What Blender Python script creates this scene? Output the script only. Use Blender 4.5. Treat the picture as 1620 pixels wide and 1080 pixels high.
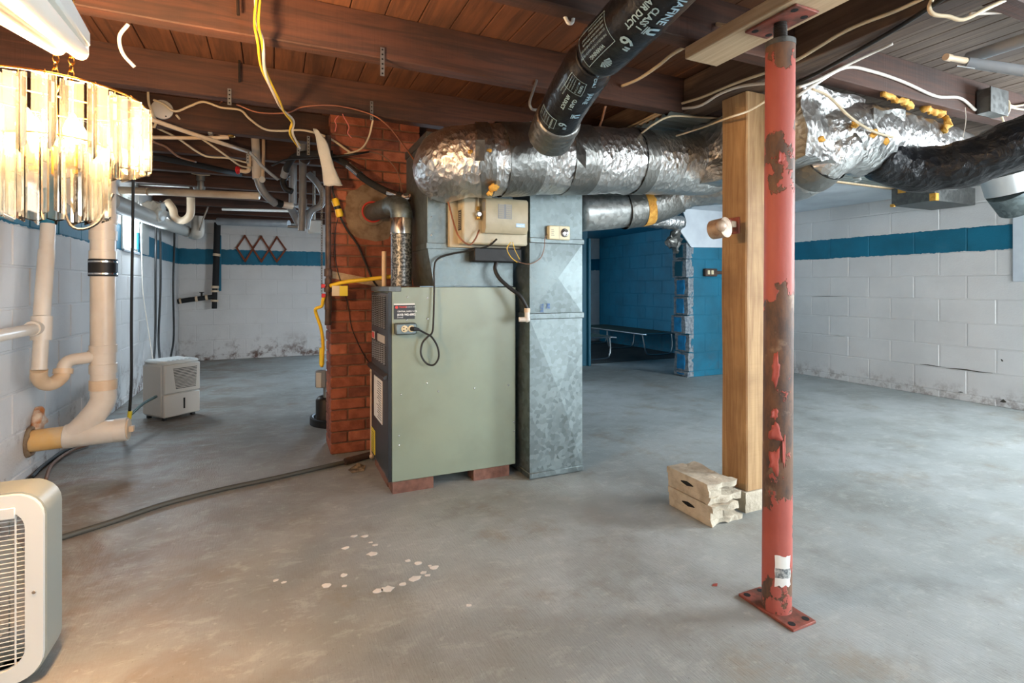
import bpy, bmesh, math, random
from mathutils import Vector as V, Matrix, noise
from math import sin, cos, pi, radians, sqrt

for o in list(bpy.data.objects):
    bpy.data.objects.remove(o)
sc = bpy.context.scene
COL = sc.collection
RND = random.Random(11)

# ---------------------------------------------------------------- camera
FPX, CXP, HYP = 832.0, 810.0, 454.0          # focal length and horizon in the 1620x1080 frame
YAW = math.atan(376 / 832)
FW = V((sin(YAW), cos(YAW), 0)); RT = V((cos(YAW), -sin(YAW), 0))
cam_d = bpy.data.cameras.new('camera')
cam_d.sensor_width = 36; cam_d.sensor_fit = 'HORIZONTAL'
cam_d.lens = 36 * FPX / 1620
cam_d.shift_y = -(540 - HYP) / 1620
cam_d.clip_start = 0.02
cam = bpy.data.objects.new('camera', cam_d); COL.objects.link(cam)
cam.location = (0, 0, 1.0); cam.rotation_euler = (pi / 2, 0, -YAW)
sc.camera = cam

# ---------------------------------------------------------------- world, exposure, big lights
w = bpy.data.worlds.new('world'); sc.world = w; w.use_nodes = True
w.node_tree.nodes['Background'].inputs[0].default_value = (0.62, 0.78, 1.0, 1)
w.node_tree.nodes['Background'].inputs[1].default_value = 0.6
sc.view_settings.view_transform = 'Standard'
sc.view_settings.look = 'None'
sc.view_settings.gamma = 1
sc.view_settings.use_curve_mapping = False
sc.view_settings.exposure = 0.82
sc.cycles.transparent_max_bounces = 40

def area(name, loc, target, sx, sy, power, color):
    l = bpy.data.lights.new(name, 'AREA'); l.shape = 'RECTANGLE'
    l.size = sx; l.size_y = sy; l.energy = power; l.color = color
    o = bpy.data.objects.new(name, l); COL.objects.link(o)
    o.location = loc
    o.rotation_euler = (V(target) - V(loc)).to_track_quat('-Z', 'Y').to_euler()
    return o
# daylight by the left window, unseen right and back windows, and an added front door (those behind the camera are built further down)
area('daylight_window_right', (5.40, 0.30, 1.42), (2.4, 1.2, 0.1), 1.5, 0.8, 150, (0.86, 0.94, 1.0))
area('added_daylight_front', (2.6, -1.50, 1.15), (2.4, 1.6, 0.0), 1.8, 1.4, 37, (0.97, 0.98, 1.0))
area('daylight_window_back', (2.1, 8.15, 1.35), (2.3, 5.0, 0.3), 1.2, 0.7, 36, (0.55, 0.78, 1.0))
area('daylight_window_left', (-1.10, 5.72, 1.52), (0.5, 5.3, 0.4), 0.6, 0.38, 14, (0.72, 0.87, 1.0))

# ---------------------------------------------------------------- helpers
def at(px, py, d=None, X=None, Y=None, Z=None):
    """point of the room seen at pixel (px,py), on a plane of known depth / X / Y / Z"""
    r = FW + RT * ((px - CXP) / FPX) + V((0, 0, (HYP - py) / FPX))
    if d is not None: t = d
    elif X is not None: t = X / r.x
    elif Y is not None: t = Y / r.y
    else: t = (Z - 1.0) / r.z
    return V((0, 0, 1)) + r * t

def smooth_path(pts, n=6):
    pts = [V(p) for p in pts]
    if len(pts) < 3: return pts
    out = []
    P = [pts[0] * 2 - pts[1]] + pts + [pts[-1] * 2 - pts[-2]]
    for i in range(1, len(P) - 2):
        a, b, c, d = P[i - 1], P[i], P[i + 1], P[i + 2]
        for k in range(n):
            t = k / n
            out.append(0.5 * ((2 * b) + (c - a) * t + (2 * a - 5 * b + 4 * c - d) * t * t + (3 * b - a - 3 * c + d) * t ** 3))
    out.append(pts[-1])
    return out

def frames(path):
    T = []
    for i in range(len(path)):
        a = path[max(0, i - 1)]; b = path[min(len(path) - 1, i + 1)]
        t = (b - a)
        T.append(t.normalized() if t.length > 1e-9 else V((0, 0, 1)))
    u = T[0].cross(V((0, 0, 1)))
    if u.length < 1e-3: u = V((1, 0, 0))
    u.normalize()
    U = []
    for i, t in enumerate(T):
        u = u - t * u.dot(t)
        if u.length < 1e-6: u = t.orthogonal()
        u.normalize(); U.append(u.copy())
    return T, U

class MB:
    def __init__(s): s.v = []; s.f = []
    def add(s, vs, fs):
        o = len(s.v); s.v += [V(p) for p in vs]; s.f += [tuple(i + o for i in f) for f in fs]; return s
    def box(s, x0, x1, y0, y1, z0, z1, c=0.0):
        if c <= 0:
            return s.add([(x, y, z) for x in (x0, x1) for y in (y0, y1) for z in (z0, z1)],
                         [(0, 1, 3, 2), (4, 6, 7, 5), (0, 4, 5, 1), (2, 3, 7, 6), (0, 2, 6, 4), (1, 5, 7, 3)])
        lo = (x0, y0, z0); hi = (x1, y1, z1)
        vs = []; ix = {}
        for a in (0, 1):
            for b in (0, 1):
                for d in (0, 1):
                    sg = (a, b, d)
                    for ax in range(3):
                        p = []
                        for k in range(3):
                            e = hi[k] if sg[k] else lo[k]
                            if k != ax: e += -c if sg[k] else c
                            p.append(e)
                        ix[sg + (ax,)] = len(vs); vs.append(p)
        fs = []
        def key(d, ax): return ix[(d[0], d[1], d[2], ax)]
        for ax in range(3):
            o1, o2 = [k for k in range(3) if k != ax]
            for sg in (0, 1):
                q = []
                for a, b in ((0, 0), (1, 0), (1, 1), (0, 1)):
                    d = [0, 0, 0]; d[ax] = sg; d[o1] = a; d[o2] = b; q.append(key(d, ax))
                fs.append(tuple(q))
        for c3 in range(3):
            a, b = [k for k in range(3) if k != c3]
            for sa in (0, 1):
                for sb in (0, 1):
                    d0 = [0, 0, 0]; d0[a] = sa; d0[b] = sb; d1 = list(d0); d1[c3] = 1
                    fs.append((key(d0, a), key(d1, a), key(d1, b), key(d0, b)))
        for a in (0, 1):
            for b in (0, 1):
                for d in (0, 1):
                    fs.append(tuple(key((a, b, d), ax) for ax in range(3)))
        return s.add(vs, fs)
    def obox(s, o, ax, ay, az, c=0.0):
        """box from corner o along three vectors"""
        m = MB(); ax, ay, az = V(ax), V(ay), V(az)
        m.box(0, ax.length, 0, ay.length, 0, az.length, c)
        a, b, d = ax.normalized(), ay.normalized(), az.normalized()
        return s.add([V(o) + a * p.x + b * p.y + d * p.z for p in m.v], m.f)
    def tube(s, path, r, n=10, cap=True, rad=None):
        path = [V(p) for p in path]; T, U = frames(path); vs = []; fs = []
        L = len(path)
        for i, p in enumerate(path):
            rr = r[i] if isinstance(r, (list, tuple)) else r
            B = T[i].cross(U[i])
            for k in range(n):
                a = 2 * pi * k / n
                q = rr if rad is None else rr * rad(i, k, L, n)
                vs.append(p + (U[i] * cos(a) + B * sin(a)) * q)
        for i in range(L - 1):
            for k in range(n):
                fs.append((i * n + k, i * n + (k + 1) % n, (i + 1) * n + (k + 1) % n, (i + 1) * n + k))
        if cap:
            fs.append(tuple(range(n))); fs.append(tuple((L - 1) * n + k for k in range(n)))
        return s.add(vs, fs)
    def rod(s, a, b, r, n=12, cap=True): return s.tube([V(a), V(b)], r, n, cap)
    def ring(s, c, axis, R, r, n=24, m=6, sy=1.0):
        axis = V(axis).normalized(); u = axis.orthogonal().normalized(); b = axis.cross(u); vs = []; fs = []
        for i in range(n):
            a = 2 * pi * i / n; e = u * cos(a) + b * sin(a) * sy
            for k in range(m):
                g = 2 * pi * k / m
                vs.append(V(c) + e * (R + r * cos(g)) + axis * r * sin(g))
        for i in range(n):
            for k in range(m):
                fs.append((i * m + k, i * m + (k + 1) % m, ((i + 1) % n) * m + (k + 1) % m, ((i + 1) % n) * m + k))
        return s.add(vs, fs)
    def lathe(s, o, axis, prof, n=20):
        """prof: list of (radius, height along axis)"""
        axis = V(axis).normalized(); u = axis.orthogonal().normalized(); b = axis.cross(u); vs = []; fs = []
        for r, h in prof:
            for k in range(n):
                a = 2 * pi * k / n
                vs.append(V(o) + axis * h + (u * cos(a) + b * sin(a)) * r)
        for i in range(len(prof) - 1):
            for k in range(n):
                fs.append((i * n + k, i * n + (k + 1) % n, (i + 1) * n + (k + 1) % n, (i + 1) * n + k))
        fs.append(tuple(range(n))); fs.append(tuple((len(prof) - 1) * n + k for k in range(n)))
        return s.add(vs, fs)
    def prism(s, pts, ext):
        n = len(pts); ext = V(ext); pts = [V(p) for p in pts]
        return s.add(pts + [p + ext for p in pts],
                     [tuple(range(n)), tuple(range(n, 2 * n))] + [(i, (i + 1) % n, (i + 1) % n + n, i + n) for i in range(n)])
    def sphere(s, c, r, n=14, m=8, sc3=(1, 1, 1)):
        prof = [(max(1e-4, r * sin(pi * i / m)), -r * cos(pi * i / m)) for i in range(m + 1)]
        t = MB(); t.lathe((0, 0, 0), (0, 0, 1), prof, n)
        return s.add([V(c) + V((p.x * sc3[0], p.y * sc3[1], p.z * sc3[2])) for p in t.v], t.f)
    def xf(s, fn): s.v = [V(fn(p)) for p in s.v]; return s
    def mesh(s, name, mat, off=V((0, 0, 0)), ang=40, smooth=True, fixn=True):
        me = bpy.data.meshes.new(name)
        me.from_pydata([p - off for p in s.v], [], s.f)
        if fixn:
            bm = bmesh.new(); bm.from_mesh(me); bmesh.ops.recalc_face_normals(bm, faces=bm.faces); bm.to_mesh(me); bm.free()
        if smooth:
            me.shade_smooth(); me.set_sharp_from_angle(angle=radians(ang))
        me.materials.append(mat); me.update()
        return me

def wpos(o):
    p = V((0, 0, 0))
    while o: p += o.location; o = o.parent
    return p
def obj(name, mb, mat, parent=None, **k):
    off = wpos(parent) if parent else V((0, 0, 0))
    # origin of every mesh at the middle of its base
    if mb.v:
        lo = [min(p[i] for p in mb.v) for i in range(3)]; hi = [max(p[i] for p in mb.v) for i in range(3)]
        org = V(((lo[0] + hi[0]) / 2, (lo[1] + hi[1]) / 2, lo[2]))
    else: org = off
    lab = k.pop('label', None)
    o = bpy.data.objects.new(name, mb.mesh(name, mat, org, **k)); COL.objects.link(o)
    if parent: o.parent = parent
    o.location = org - off
    if lab: o['label'] = lab
    return o
def thing(name, label, cat, loc, group=None):
    o = bpy.data.objects.new(name, None); COL.objects.link(o); o.location = loc
    o.empty_display_size = .05
    o['label'] = label; o['category'] = cat
    if group: o['group'] = group
    return o
def one(name, mb, mat, label, cat, group=None, **k):
    o = obj(name, mb, mat, None, **k); o['label'] = label; o['category'] = cat
    if group: o['group'] = group
    return o
def struct(name, mb, mat, **k):
    o = obj(name, mb, mat, None, **k); o['kind'] = 'structure'; return o
def place(name, me, loc, parent, rot=None):
    o = bpy.data.objects.new(name, me); COL.objects.link(o); o.parent = parent
    o.location = V(loc) - wpos(parent)
    if rot: o.rotation_euler = rot
    return o

# ---------------------------------------------------------------- materials
MATS = {}
class NT:
    def __init__(s, name):
        m = bpy.data.materials.new(name); m.use_nodes = True
        s.m = m; s.t = m.node_tree; s.n = s.t.nodes; s.b = s.n['Principled BSDF']; MATS[name] = m
        s.pos = s.n.new('ShaderNodeNewGeometry').outputs['Position']
    def lk(s, a, b): s.t.links.new(a, b)
    def val(s, x, sock):
        if isinstance(x, (int, float)): sock.default_value = x
        elif isinstance(x, (tuple, list)): sock.default_value = tuple(x) + ((1,) if len(x) == 3 and len(sock.default_value) == 4 else ())
        else: s.lk(x, sock)
    def map(s, scale, rot=(0, 0, 0)):
        n = s.n.new('ShaderNodeMapping'); s.lk(s.pos, n.inputs[0])
        n.inputs['Scale'].default_value = scale; n.inputs['Rotation'].default_value = rot
        return n.outputs[0]
    def noise(s, scale, detail=4, vec=None, rough=.55, dist=0.0):
        n = s.n.new('ShaderNodeTexNoise'); s.lk(vec or s.pos, n.inputs['Vector'])
        n.inputs['Scale'].default_value = scale; n.inputs['Detail'].default_value = detail
        n.inputs['Roughness'].default_value = rough; n.inputs['Distortion'].default_value = dist
        return n.outputs['Fac']
    def voro(s, scale, vec=None, feature='F1', out='Distance'):
        n = s.n.new('ShaderNodeTexVoronoi'); n.feature = feature; s.lk(vec or s.pos, n.inputs['Vector'])
        n.inputs['Scale'].default_value = scale; return n.outputs[out]
    def ramp(s, fac, lo, hi):
        n = s.n.new('ShaderNodeMapRange'); n.interpolation_type = 'SMOOTHSTEP'
        s.lk(fac, n.inputs['Value']); n.inputs['From Min'].default_value = lo; n.inputs['From Max'].default_value = hi
        return n.outputs[0]
    def mix(s, fac, a, b):
        n = s.n.new('ShaderNodeMix'); n.data_type = 'RGBA'
        s.val(fac, n.inputs[0]); s.val(a, n.inputs[6]); s.val(b, n.inputs[7]); return n.outputs[2]
    def math(s, op, a, b=0.0):
        n = s.n.new('ShaderNodeMath'); n.operation = op; s.val(a, n.inputs[0]); s.val(b, n.inputs[1]); return n.outputs[0]
    def axis(s, i):
        n = s.n.new('ShaderNodeSeparateXYZ'); s.lk(s.pos, n.inputs[0]); return n.outputs[i]
    def bump(s, h, strength=.3, dist=.01):
        n = s.n.new('ShaderNodeBump'); s.lk(h, n.inputs['Height']); n.inputs['Strength'].default_value = strength
        n.inputs['Distance'].default_value = dist; s.lk(n.outputs[0], s.b.inputs['Normal'])
    def fin(s, color=None, rough=None, metal=None, **k):
        if color is not None: s.val(color, s.b.inputs['Base Color'])
        if rough is not None: s.val(rough, s.b.inputs['Roughness'])
        if metal is not None: s.val(metal, s.b.inputs['Metallic'])
        for kk, v in k.items(): s.val(v, s.b.inputs[kk.replace('_', ' ')])
        return s.m
def srgb(r, g, b):
    f = lambda c: (c / 255 / 12.92) if c / 255 <= .04045 else ((c / 255 + .055) / 1.055) ** 2.4
    return (f(r), f(g), f(b))
def plain(name, c, rough=.5, metal=0.0, c2=None, scale=8, lo=.35, hi=.7, bump=0, bscale=60, bd=.004, stretch=None, detail=4, **k):
    t = NT(name); col = c
    if c2 is not None:
        col = t.mix(t.ramp(t.noise(scale, detail, t.map(stretch) if stretch else None), lo, hi), c, c2)
    if bump: t.bump(t.noise(bscale, 3, t.map(stretch) if stretch else None), bump, bd)
    return t.fin(col, rough, metal, **k)

Z_S0, Z_S1 = 1.312, 1.520          # the teal stripe
TEAL = srgb(4, 114, 144)
def m_wall(name, full_teal=False, dirt=.5, white=srgb(226, 224, 222), high=.42, sc_=5.5):
    t = NT(name)
    wob = t.math('MULTIPLY', t.math('SUBTRACT', t.noise(22, 3), .5), .030)
    z = t.math('ADD', t.axis(2), wob)
    tone = t.mix(t.ramp(t.noise(1.7, 5), .3, .75), white, tuple(c * .86 for c in white))
    teal = t.mix(t.ramp(t.noise(3.0, 5), .3, .7), TEAL, tuple(c * .72 for c in TEAL))
    if full_teal: col = teal
    else:
        a = t.math('GREATER_THAN', z, Z_S0); b = t.math('LESS_THAN', z, Z_S1)
        col = t.mix(t.math('MULTIPLY', a, b), tone, teal)
    # damp stain creeping up from the slab, and scattered grime
    zz = t.axis(2)
    rise = t.math('SUBTRACT', 1.0, t.ramp(zz, .01, high))
    stain = t.math('MULTIPLY', rise, t.ramp(t.noise(sc_, 7, rough=.74), .47, .64))
    col = t.mix(t.math('MULTIPLY', stain, dirt), col, srgb(96, 62, 46))
    g2 = t.math('MULTIPLY', t.ramp(t.noise(2.3, 6, rough=.65), .56, .8), .28 * dirt)
    col = t.mix(g2, col, srgb(150, 138, 118))
    t.bump(t.noise(75, 4), .35, .004)
    return t.fin(col, .62, 0)
WALL = m_wall('painted_block', dirt=.5, high=.20, sc_=11)
WALL_L = m_wall('painted_block_damp', dirt=.95)
WALL_T = m_wall('painted_block_teal', True, dirt=.25)

def m_floor():
    t = NT('painted_concrete')
    n1 = t.noise(.9, 7, rough=.62); n2 = t.noise(3.2, 6, rough=.65); n3 = t.noise(26, 4)
    c = t.mix(t.ramp(n1, .32, .68), srgb(166, 172, 172), srgb(140, 146, 144))
    c = t.mix(t.math('MULTIPLY', t.ramp(n2, .45, .75), .55), c, srgb(128, 126, 116))
    c = t.mix(t.math('MULTIPLY', t.ramp(t.noise(1.6, 6, rough=.7), .55, .75), .5), c, srgb(150, 132, 104))
    # rusty damp area by the left wall, browner under the old pipes
    x = t.axis(0)
    left = t.math('SUBTRACT', 1.0, t.ramp(x, -1.1, 0.5))
    rust = t.math('MULTIPLY', left, t.ramp(t.noise(2.6, 6, rough=.68, dist=.6), .40, .66))
    c = t.mix(t.math('MULTIPLY', rust, .9), c, srgb(112, 78, 48))
    c = t.mix(t.math('MULTIPLY', t.math('SUBTRACT', 1.0, t.ramp(x, -.3, 1.2)), .35), c, srgb(120, 108, 94))
    c = t.mix(t.math('MULTIPLY', t.ramp(n3, .62, .74), .35), c, srgb(196, 198, 194))
    sw = t.noise(7.5, 8, t.map((1.0, 1.7, 1), (0, 0, .5)), .74, .35)
    c = t.mix(t.math('MULTIPLY', t.ramp(sw, .50, .66), .30), c, srgb(192, 196, 192))
    c = t.mix(t.math('MULTIPLY', t.ramp(t.noise(2.2, 7, rough=.7), .50, .34), .34), c, srgb(110, 108, 100))
    fine = t.noise(30, 4, t.map((7, 1.0, 1), (0, 0, .35)), .6)
    c = t.mix(t.math('MULTIPLY', t.ramp(fine, .5, .72), .16), c, srgb(108, 110, 108))
    c = t.mix(t.math('MULTIPLY', t.ramp(t.voro(38, t.map((1, 1, 1))), .0, .09), 1.0), srgb(78, 72, 62), c)
    br = t.noise(18, 3, t.map((10, 1.2, 1), (0, 0, .35)))
    h = t.math('ADD', t.math('MULTIPLY', br, .6), t.math('MULTIPLY', t.noise(60, 4), .4))
    t.bump(h, .42, .005)
    return t.fin(c, t.math('ADD', t.math('MULTIPLY', n2, .35), .32), 0)
FLOOR = m_floor()

def m_wood(name, c1, c2, c3, along, rough=.75, gs=7, bump=.4, saw=0):
    """grain running along axis 'along' (0,1,2)"""
    t = NT(name); st = [9.0, 9.0, 9.0]; st[along] = .55
    v = t.map(tuple(st))
    g = t.noise(gs * .5, 6, v, .6, 1.2)
    c = t.mix(t.ramp(g, .3, .7), c1, c2)
    c = t.mix(t.math('MULTIPLY', t.ramp(t.noise(1.9, 5), .48, .72), .75), c, c3)
    h = g
    if saw:
        s2 = [2.0, 2.0, 2.0]; s2[along] = 70.0
        h = t.math('ADD', t.math('MULTIPLY', g, .5), t.math('MULTIPLY', t.noise(1.6, 2, t.map(tuple(s2), (.0, .25, .0))), .6))
    t.bump(h, bump, .004)
    return t.fin(c, rough, 0)
JOIST = m_wood('dark_joist_wood', srgb(84, 50, 34), srgb(56, 35, 25), srgb(38, 29, 23), 0, saw=1)
GIRD = m_wood('girder_wood', srgb(106, 86, 70), srgb(74, 58, 48), srgb(58, 46, 40), 1, saw=1)
PLANKM = m_wood('subfloor_wood', srgb(108, 66, 39), srgb(76, 45, 26), srgb(56, 36, 23), 1)
PLANKR = m_wood('subfloor_wood_grey', srgb(128, 112, 98), srgb(98, 84, 74), srgb(86, 76, 70), 1)
POSTM = m_wood('post_wood', srgb(186, 152, 108), srgb(150, 114, 76), srgb(122, 88, 58), 2, saw=1)
NEWW = m_wood('new_pine', srgb(206, 182, 148), srgb(184, 156, 122), srgb(170, 142, 110), 1, bump=.15)

def m_galv(name, c=srgb(136, 148, 149), rough=.50):
    t = NT(name)
    cellc = t.voro(46, None, 'F1', 'Color')
    bw = t.n.new('ShaderNodeRGBToBW'); t.lk(cellc, bw.inputs[0])
    k = t.math('ADD', t.math('MULTIPLY', bw.outputs[0], .5), t.math('MULTIPLY', t.noise(5, 5), .5))
    col = t.mix(t.ramp(k, .2, .8), tuple(x * .55 for x in c), c)
    t.bump(t.noise(9, 3), .12, .006)
    return t.fin(col, t.math('ADD', t.math('MULTIPLY', bw.outputs[0], .18), rough - .08), .85)
GALV = m_galv('galvanised_sheet')
GALVB = m_galv('bright_galvanised', srgb(206, 210, 208), .42)
GALVD = m_galv('dull_galvanised', srgb(120, 122, 120), .5)

def m_foil(name, c=srgb(218, 218, 216), rough=.32, wr=.68):
    t = NT(name)
    w1 = t.noise(16, 5, t.map((1.6, .7, .9)), .6, 1.0)
    w2 = t.voro(34, t.map((1.3, .8, 1)))
    h = t.math('ADD', t.math('MULTIPLY', w1, .7), t.math('MULTIPLY', w2, .35))
    t.bump(h, wr, .022)
    col = t.mix(t.ramp(t.noise(6, 4), .4, .75), c, tuple(x * .78 for x in c))
    return t.fin(col, rough, 1.0)
FOIL = m_foil('foil_wrap')
TAPE = m_foil('grey_foil_tape', srgb(152, 152, 148), .40, .35)
BLKFLEX = plain('black_duct_skin', srgb(20, 21, 24), .28, 0, bump=.35, bscale=22, bd=.012)
BLKCRINK = m_foil('black_crinkled_sleeve', srgb(20, 22, 26), .30, .8)
MATS['black_crinkled_sleeve'].node_tree.nodes['Principled BSDF'].inputs['Metallic'].default_value = 0.0
PRINT = plain('pale_blue_print', srgb(140, 170, 184), .5)

def m_peel():
    t = NT('peeling_red_paint')
    # rust shows in ragged patches, more of it low on the pipe
    n = t.math('ADD', t.noise(6.5, 6, t.map((1, 1, .75)), .62), t.math('MULTIPLY', t.noise(30, 4), .10))
    z = t.axis(2)
    lowv = t.math('MULTIPLY', t.math('SUBTRACT', 1.0, t.ramp(z, .80, 1.15)), .125)
    lowb = t.math('MULTIPLY', t.ramp(z, .22, .34), 1.0)
    low = t.math('MULTIPLY', lowv, lowb)
    f = t.ramp(t.math('ADD', n, low), .60, .615)
    rust = t.mix(t.ramp(t.noise(20, 6, t.map((1, 1, .4)), .7), .35, .68), srgb(118, 84, 62), srgb(74, 60, 54))
    rust = t.mix(t.math('MULTIPLY', t.ramp(t.noise(11, 5), .6, .75), .7), rust, srgb(176, 150, 124))
    red = t.mix(t.ramp(t.noise(3, 4), .3, .7), srgb(180, 94, 82), srgb(164, 78, 66))
    t.bump(t.math('SUBTRACT', t.math('MULTIPLY', t.noise(45, 4), .3), f), .7, .004)
    return t.fin(t.mix(f, red, rust), .58, 0)
PEEL = m_peel()
REDP = plain('red_oxide_paint', srgb(186, 92, 80), .6, c2=srgb(160, 74, 62), scale=14, bump=.2)
RUSTRED = plain('rusty_red_plate', srgb(150, 78, 64), .65, c2=srgb(98, 62, 50), scale=22, bump=.4)
STEELD = plain('dark_steel', srgb(58, 52, 48), .45, .7)
BRICKS = [plain('red_brick_%s' % n, a, .85, c2=b, scale=16, bump=.6, bscale=55, bd=.006) for n, a, b in
          (('warm', srgb(164, 94, 68), srgb(132, 72, 50)), ('brown', srgb(142, 82, 60), srgb(112, 62, 48)), ('pale', srgb(182, 110, 82), srgb(154, 88, 64)))]
MORTAR = plain('chimney_mortar', srgb(128, 96, 76), .9, c2=srgb(104, 76, 60), scale=20, bump=.7, bscale=50)
PARGE = plain('cement_parging', srgb(150, 130, 106), .9, c2=srgb(116, 92, 70), scale=14, bump=.7, bscale=40)
CONC = plain('bare_concrete', srgb(206, 196, 176), .9, c2=srgb(176, 164, 144), scale=18, bump=.8, bscale=80, bd=.006)
SAGE = plain('sage_enamel', srgb(142, 154, 136), .36, c2=srgb(132, 143, 126), scale=3, bump=.05)
CHAR = plain('charcoal_enamel', srgb(52, 56, 60), .4)
BLACKV = plain('black_void', srgb(10, 10, 11), .8)
CREAM = plain('cream_plastic', srgb(226, 202, 172), .38, c2=srgb(212, 184, 150), scale=7)
PVC = plain('white_pvc', srgb(230, 222, 210), .33, c2=srgb(218, 206, 190), scale=5)
PVCO = plain('amber_stained_pvc', srgb(232, 186, 116), .35, c2=srgb(224, 200, 160), scale=6)
TEALP = plain('teal_painted_pipe', TEAL, .45)
BLKR = plain('black_rubber', srgb(24, 24, 25), .55)
BLKPIPE = plain('black_foam_sleeve', srgb(30, 30, 31), .75, bump=.3)
IRON = plain('brown_iron_pipe', srgb(88, 68, 58), .55, .3, c2=srgb(64, 50, 44), scale=20)
CHROME = plain('chrome', srgb(210, 210, 210), .18, 1.0)
STRAPM = plain('galvanised_strap', srgb(150, 150, 146), .4, .8)
WIREC = plain('cream_cable', srgb(216, 198, 166), .5)
WIREW = plain('white_cable', srgb(222, 214, 202), .5)
WIREY = plain('yellow_cable', srgb(238, 196, 44), .45)
WIREB = plain('black_cable', srgb(24, 23, 22), .5)
WIREBR = plain('brown_cable', srgb(132, 96, 74), .5)
COPPER = plain('dull_copper', srgb(150, 98, 74), .45, .6)
GREYC = plain('grey_plastic', srgb(138, 144, 150), .5)
BEIGE = plain('beige_enamel', srgb(190, 180, 152), .42, c2=srgb(180, 170, 142), scale=20)
BEIGEL = plain('ivory_plastic', srgb(224, 212, 176), .4)
WHITEP = plain('white_plastic', srgb(212, 214, 210), .4)
GREYW = plain('warm_grey_plastic', srgb(196, 192, 184), .42)
FANSIDE = plain('grey_green_enamel', srgb(138, 144, 138), .4)
GOLD = plain('brass', srgb(212, 164, 84), .25, 1.0)
PAPER = plain('paper_label', srgb(232, 230, 224), .7)
REDL = plain('red_label', srgb(214, 62, 50), .5)
YELL = plain('yellow_label', srgb(236, 212, 60), .5)
BLACKL = plain('black_label', srgb(30, 30, 32), .4)
WHITEL = plain('white_print', srgb(240, 240, 238), .5)
DARKP = plain('dark_print', srgb(60, 60, 62), .6)
FOAM = plain('spray_foam', srgb(226, 172, 76), .8, c2=srgb(200, 138, 50), scale=30, bump=.8, bscale=70)
BAG = plain('thin_white_bag', srgb(204, 204, 198), .35, bump=.5, bscale=18, bd=.02)
REDV = plain('red_valve_paint', srgb(196, 40, 44), .4)
BROWNW = m_wood('red_brown_wood', srgb(146, 76, 44), srgb(112, 52, 30), srgb(92, 44, 28), 2, bump=.1)
WHITEB = plain('white_board', srgb(214, 222, 228), .55, c2=srgb(198, 206, 214), scale=4)
WEB = plain('green_webbing', srgb(64, 84, 78), .7, bump=.4, bscale=120)
ALU = plain('bare_aluminium', srgb(190, 194, 196), .3, .95)
TEALD = plain('teal_trim', srgb(6, 84, 106), .5)
DARKFL = plain('dark_far_floor', srgb(62, 64, 62), .6, c2=srgb(44, 46, 46), scale=5)
BLUEP = plain('blue_stamp', srgb(52, 96, 160), .6)
CORR = plain('ribbed_grey_sheet', srgb(134, 142, 138), .5, .3, c2=srgb(112, 120, 116), scale=4)
PINK = plain('pink_wire', srgb(206, 110, 100), .5)
CONDUIT = plain('grey_pipe', srgb(150, 154, 158), .4, .1, c2=srgb(134, 138, 142), scale=6)

def m_emit(name, c, s):
    t = NT(name); t.val(c, t.b.inputs['Base Color']); t.val(c, t.b.inputs['Emission Color']); t.b.inputs['Emission Strength'].default_value = s
    return t.m
DAYPANE = m_emit('daylit_glass', (0.80, 0.92, 1.0), 5.0)
BULB = m_emit('warm_bulb_glass', (1.0, 0.80, 0.52), 30.0)
TUBEG = plain('frosted_tube_glass', srgb(250, 244, 232), .3)
def m_acrylic():
    t = NT('clear_acrylic'); nt = t.t
    tr = t.n.new('ShaderNodeBsdfTransparent'); tr.inputs[0].default_value = (.97, .97, .94, 1)
    gl = t.n.new('ShaderNodeBsdfGlossy'); gl.inputs['Roughness'].default_value = .03; gl.inputs[0].default_value = (1, .97, .92, 1)
    tl = t.n.new('ShaderNodeBsdfTranslucent'); tl.inputs[0].default_value = (1, .95, .86, 1)
    fr = t.n.new('ShaderNodeFresnel'); fr.inputs[0].default_value = 1.49
    m1 = t.n.new('ShaderNodeMixShader'); m2 = t.n.new('ShaderNodeMixShader')
    m1.inputs[0].default_value = .022
    t.lk(tr.outputs[0], m1.inputs[1]); t.lk(tl.outputs[0], m1.inputs[2])
    t.lk(t.math('ADD', fr.outputs[0], .01), m2.inputs[0]); t.lk(m1.outputs[0], m2.inputs[1]); t.lk(gl.outputs[0], m2.inputs[2])
    t.lk(m2.outputs[0], t.n['Material Output'].inputs[0])
    return t.m
ACRYL = m_acrylic()
# ================================================================ the room
XL, XR, YB, YF = -1.17, 5.52, 8.26, -1.6
YP0 = 4.6
ZC = 2.05                      # underside of the floor boards above
ZJ = 1.88                      # underside of the joists
COURSE = .2085; Z0 = .061

floor = struct('floor', MB().box(XL - .3, XR + .3, YF - .3, YB + .3, -.12, 0), FLOOR)
# darker sheet over the slab in the far room
dk = struct('floor_far_room', MB().box(3.66, XR - .01, 5.80, YB - .01, -.02, .004), DARKFL)

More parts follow.
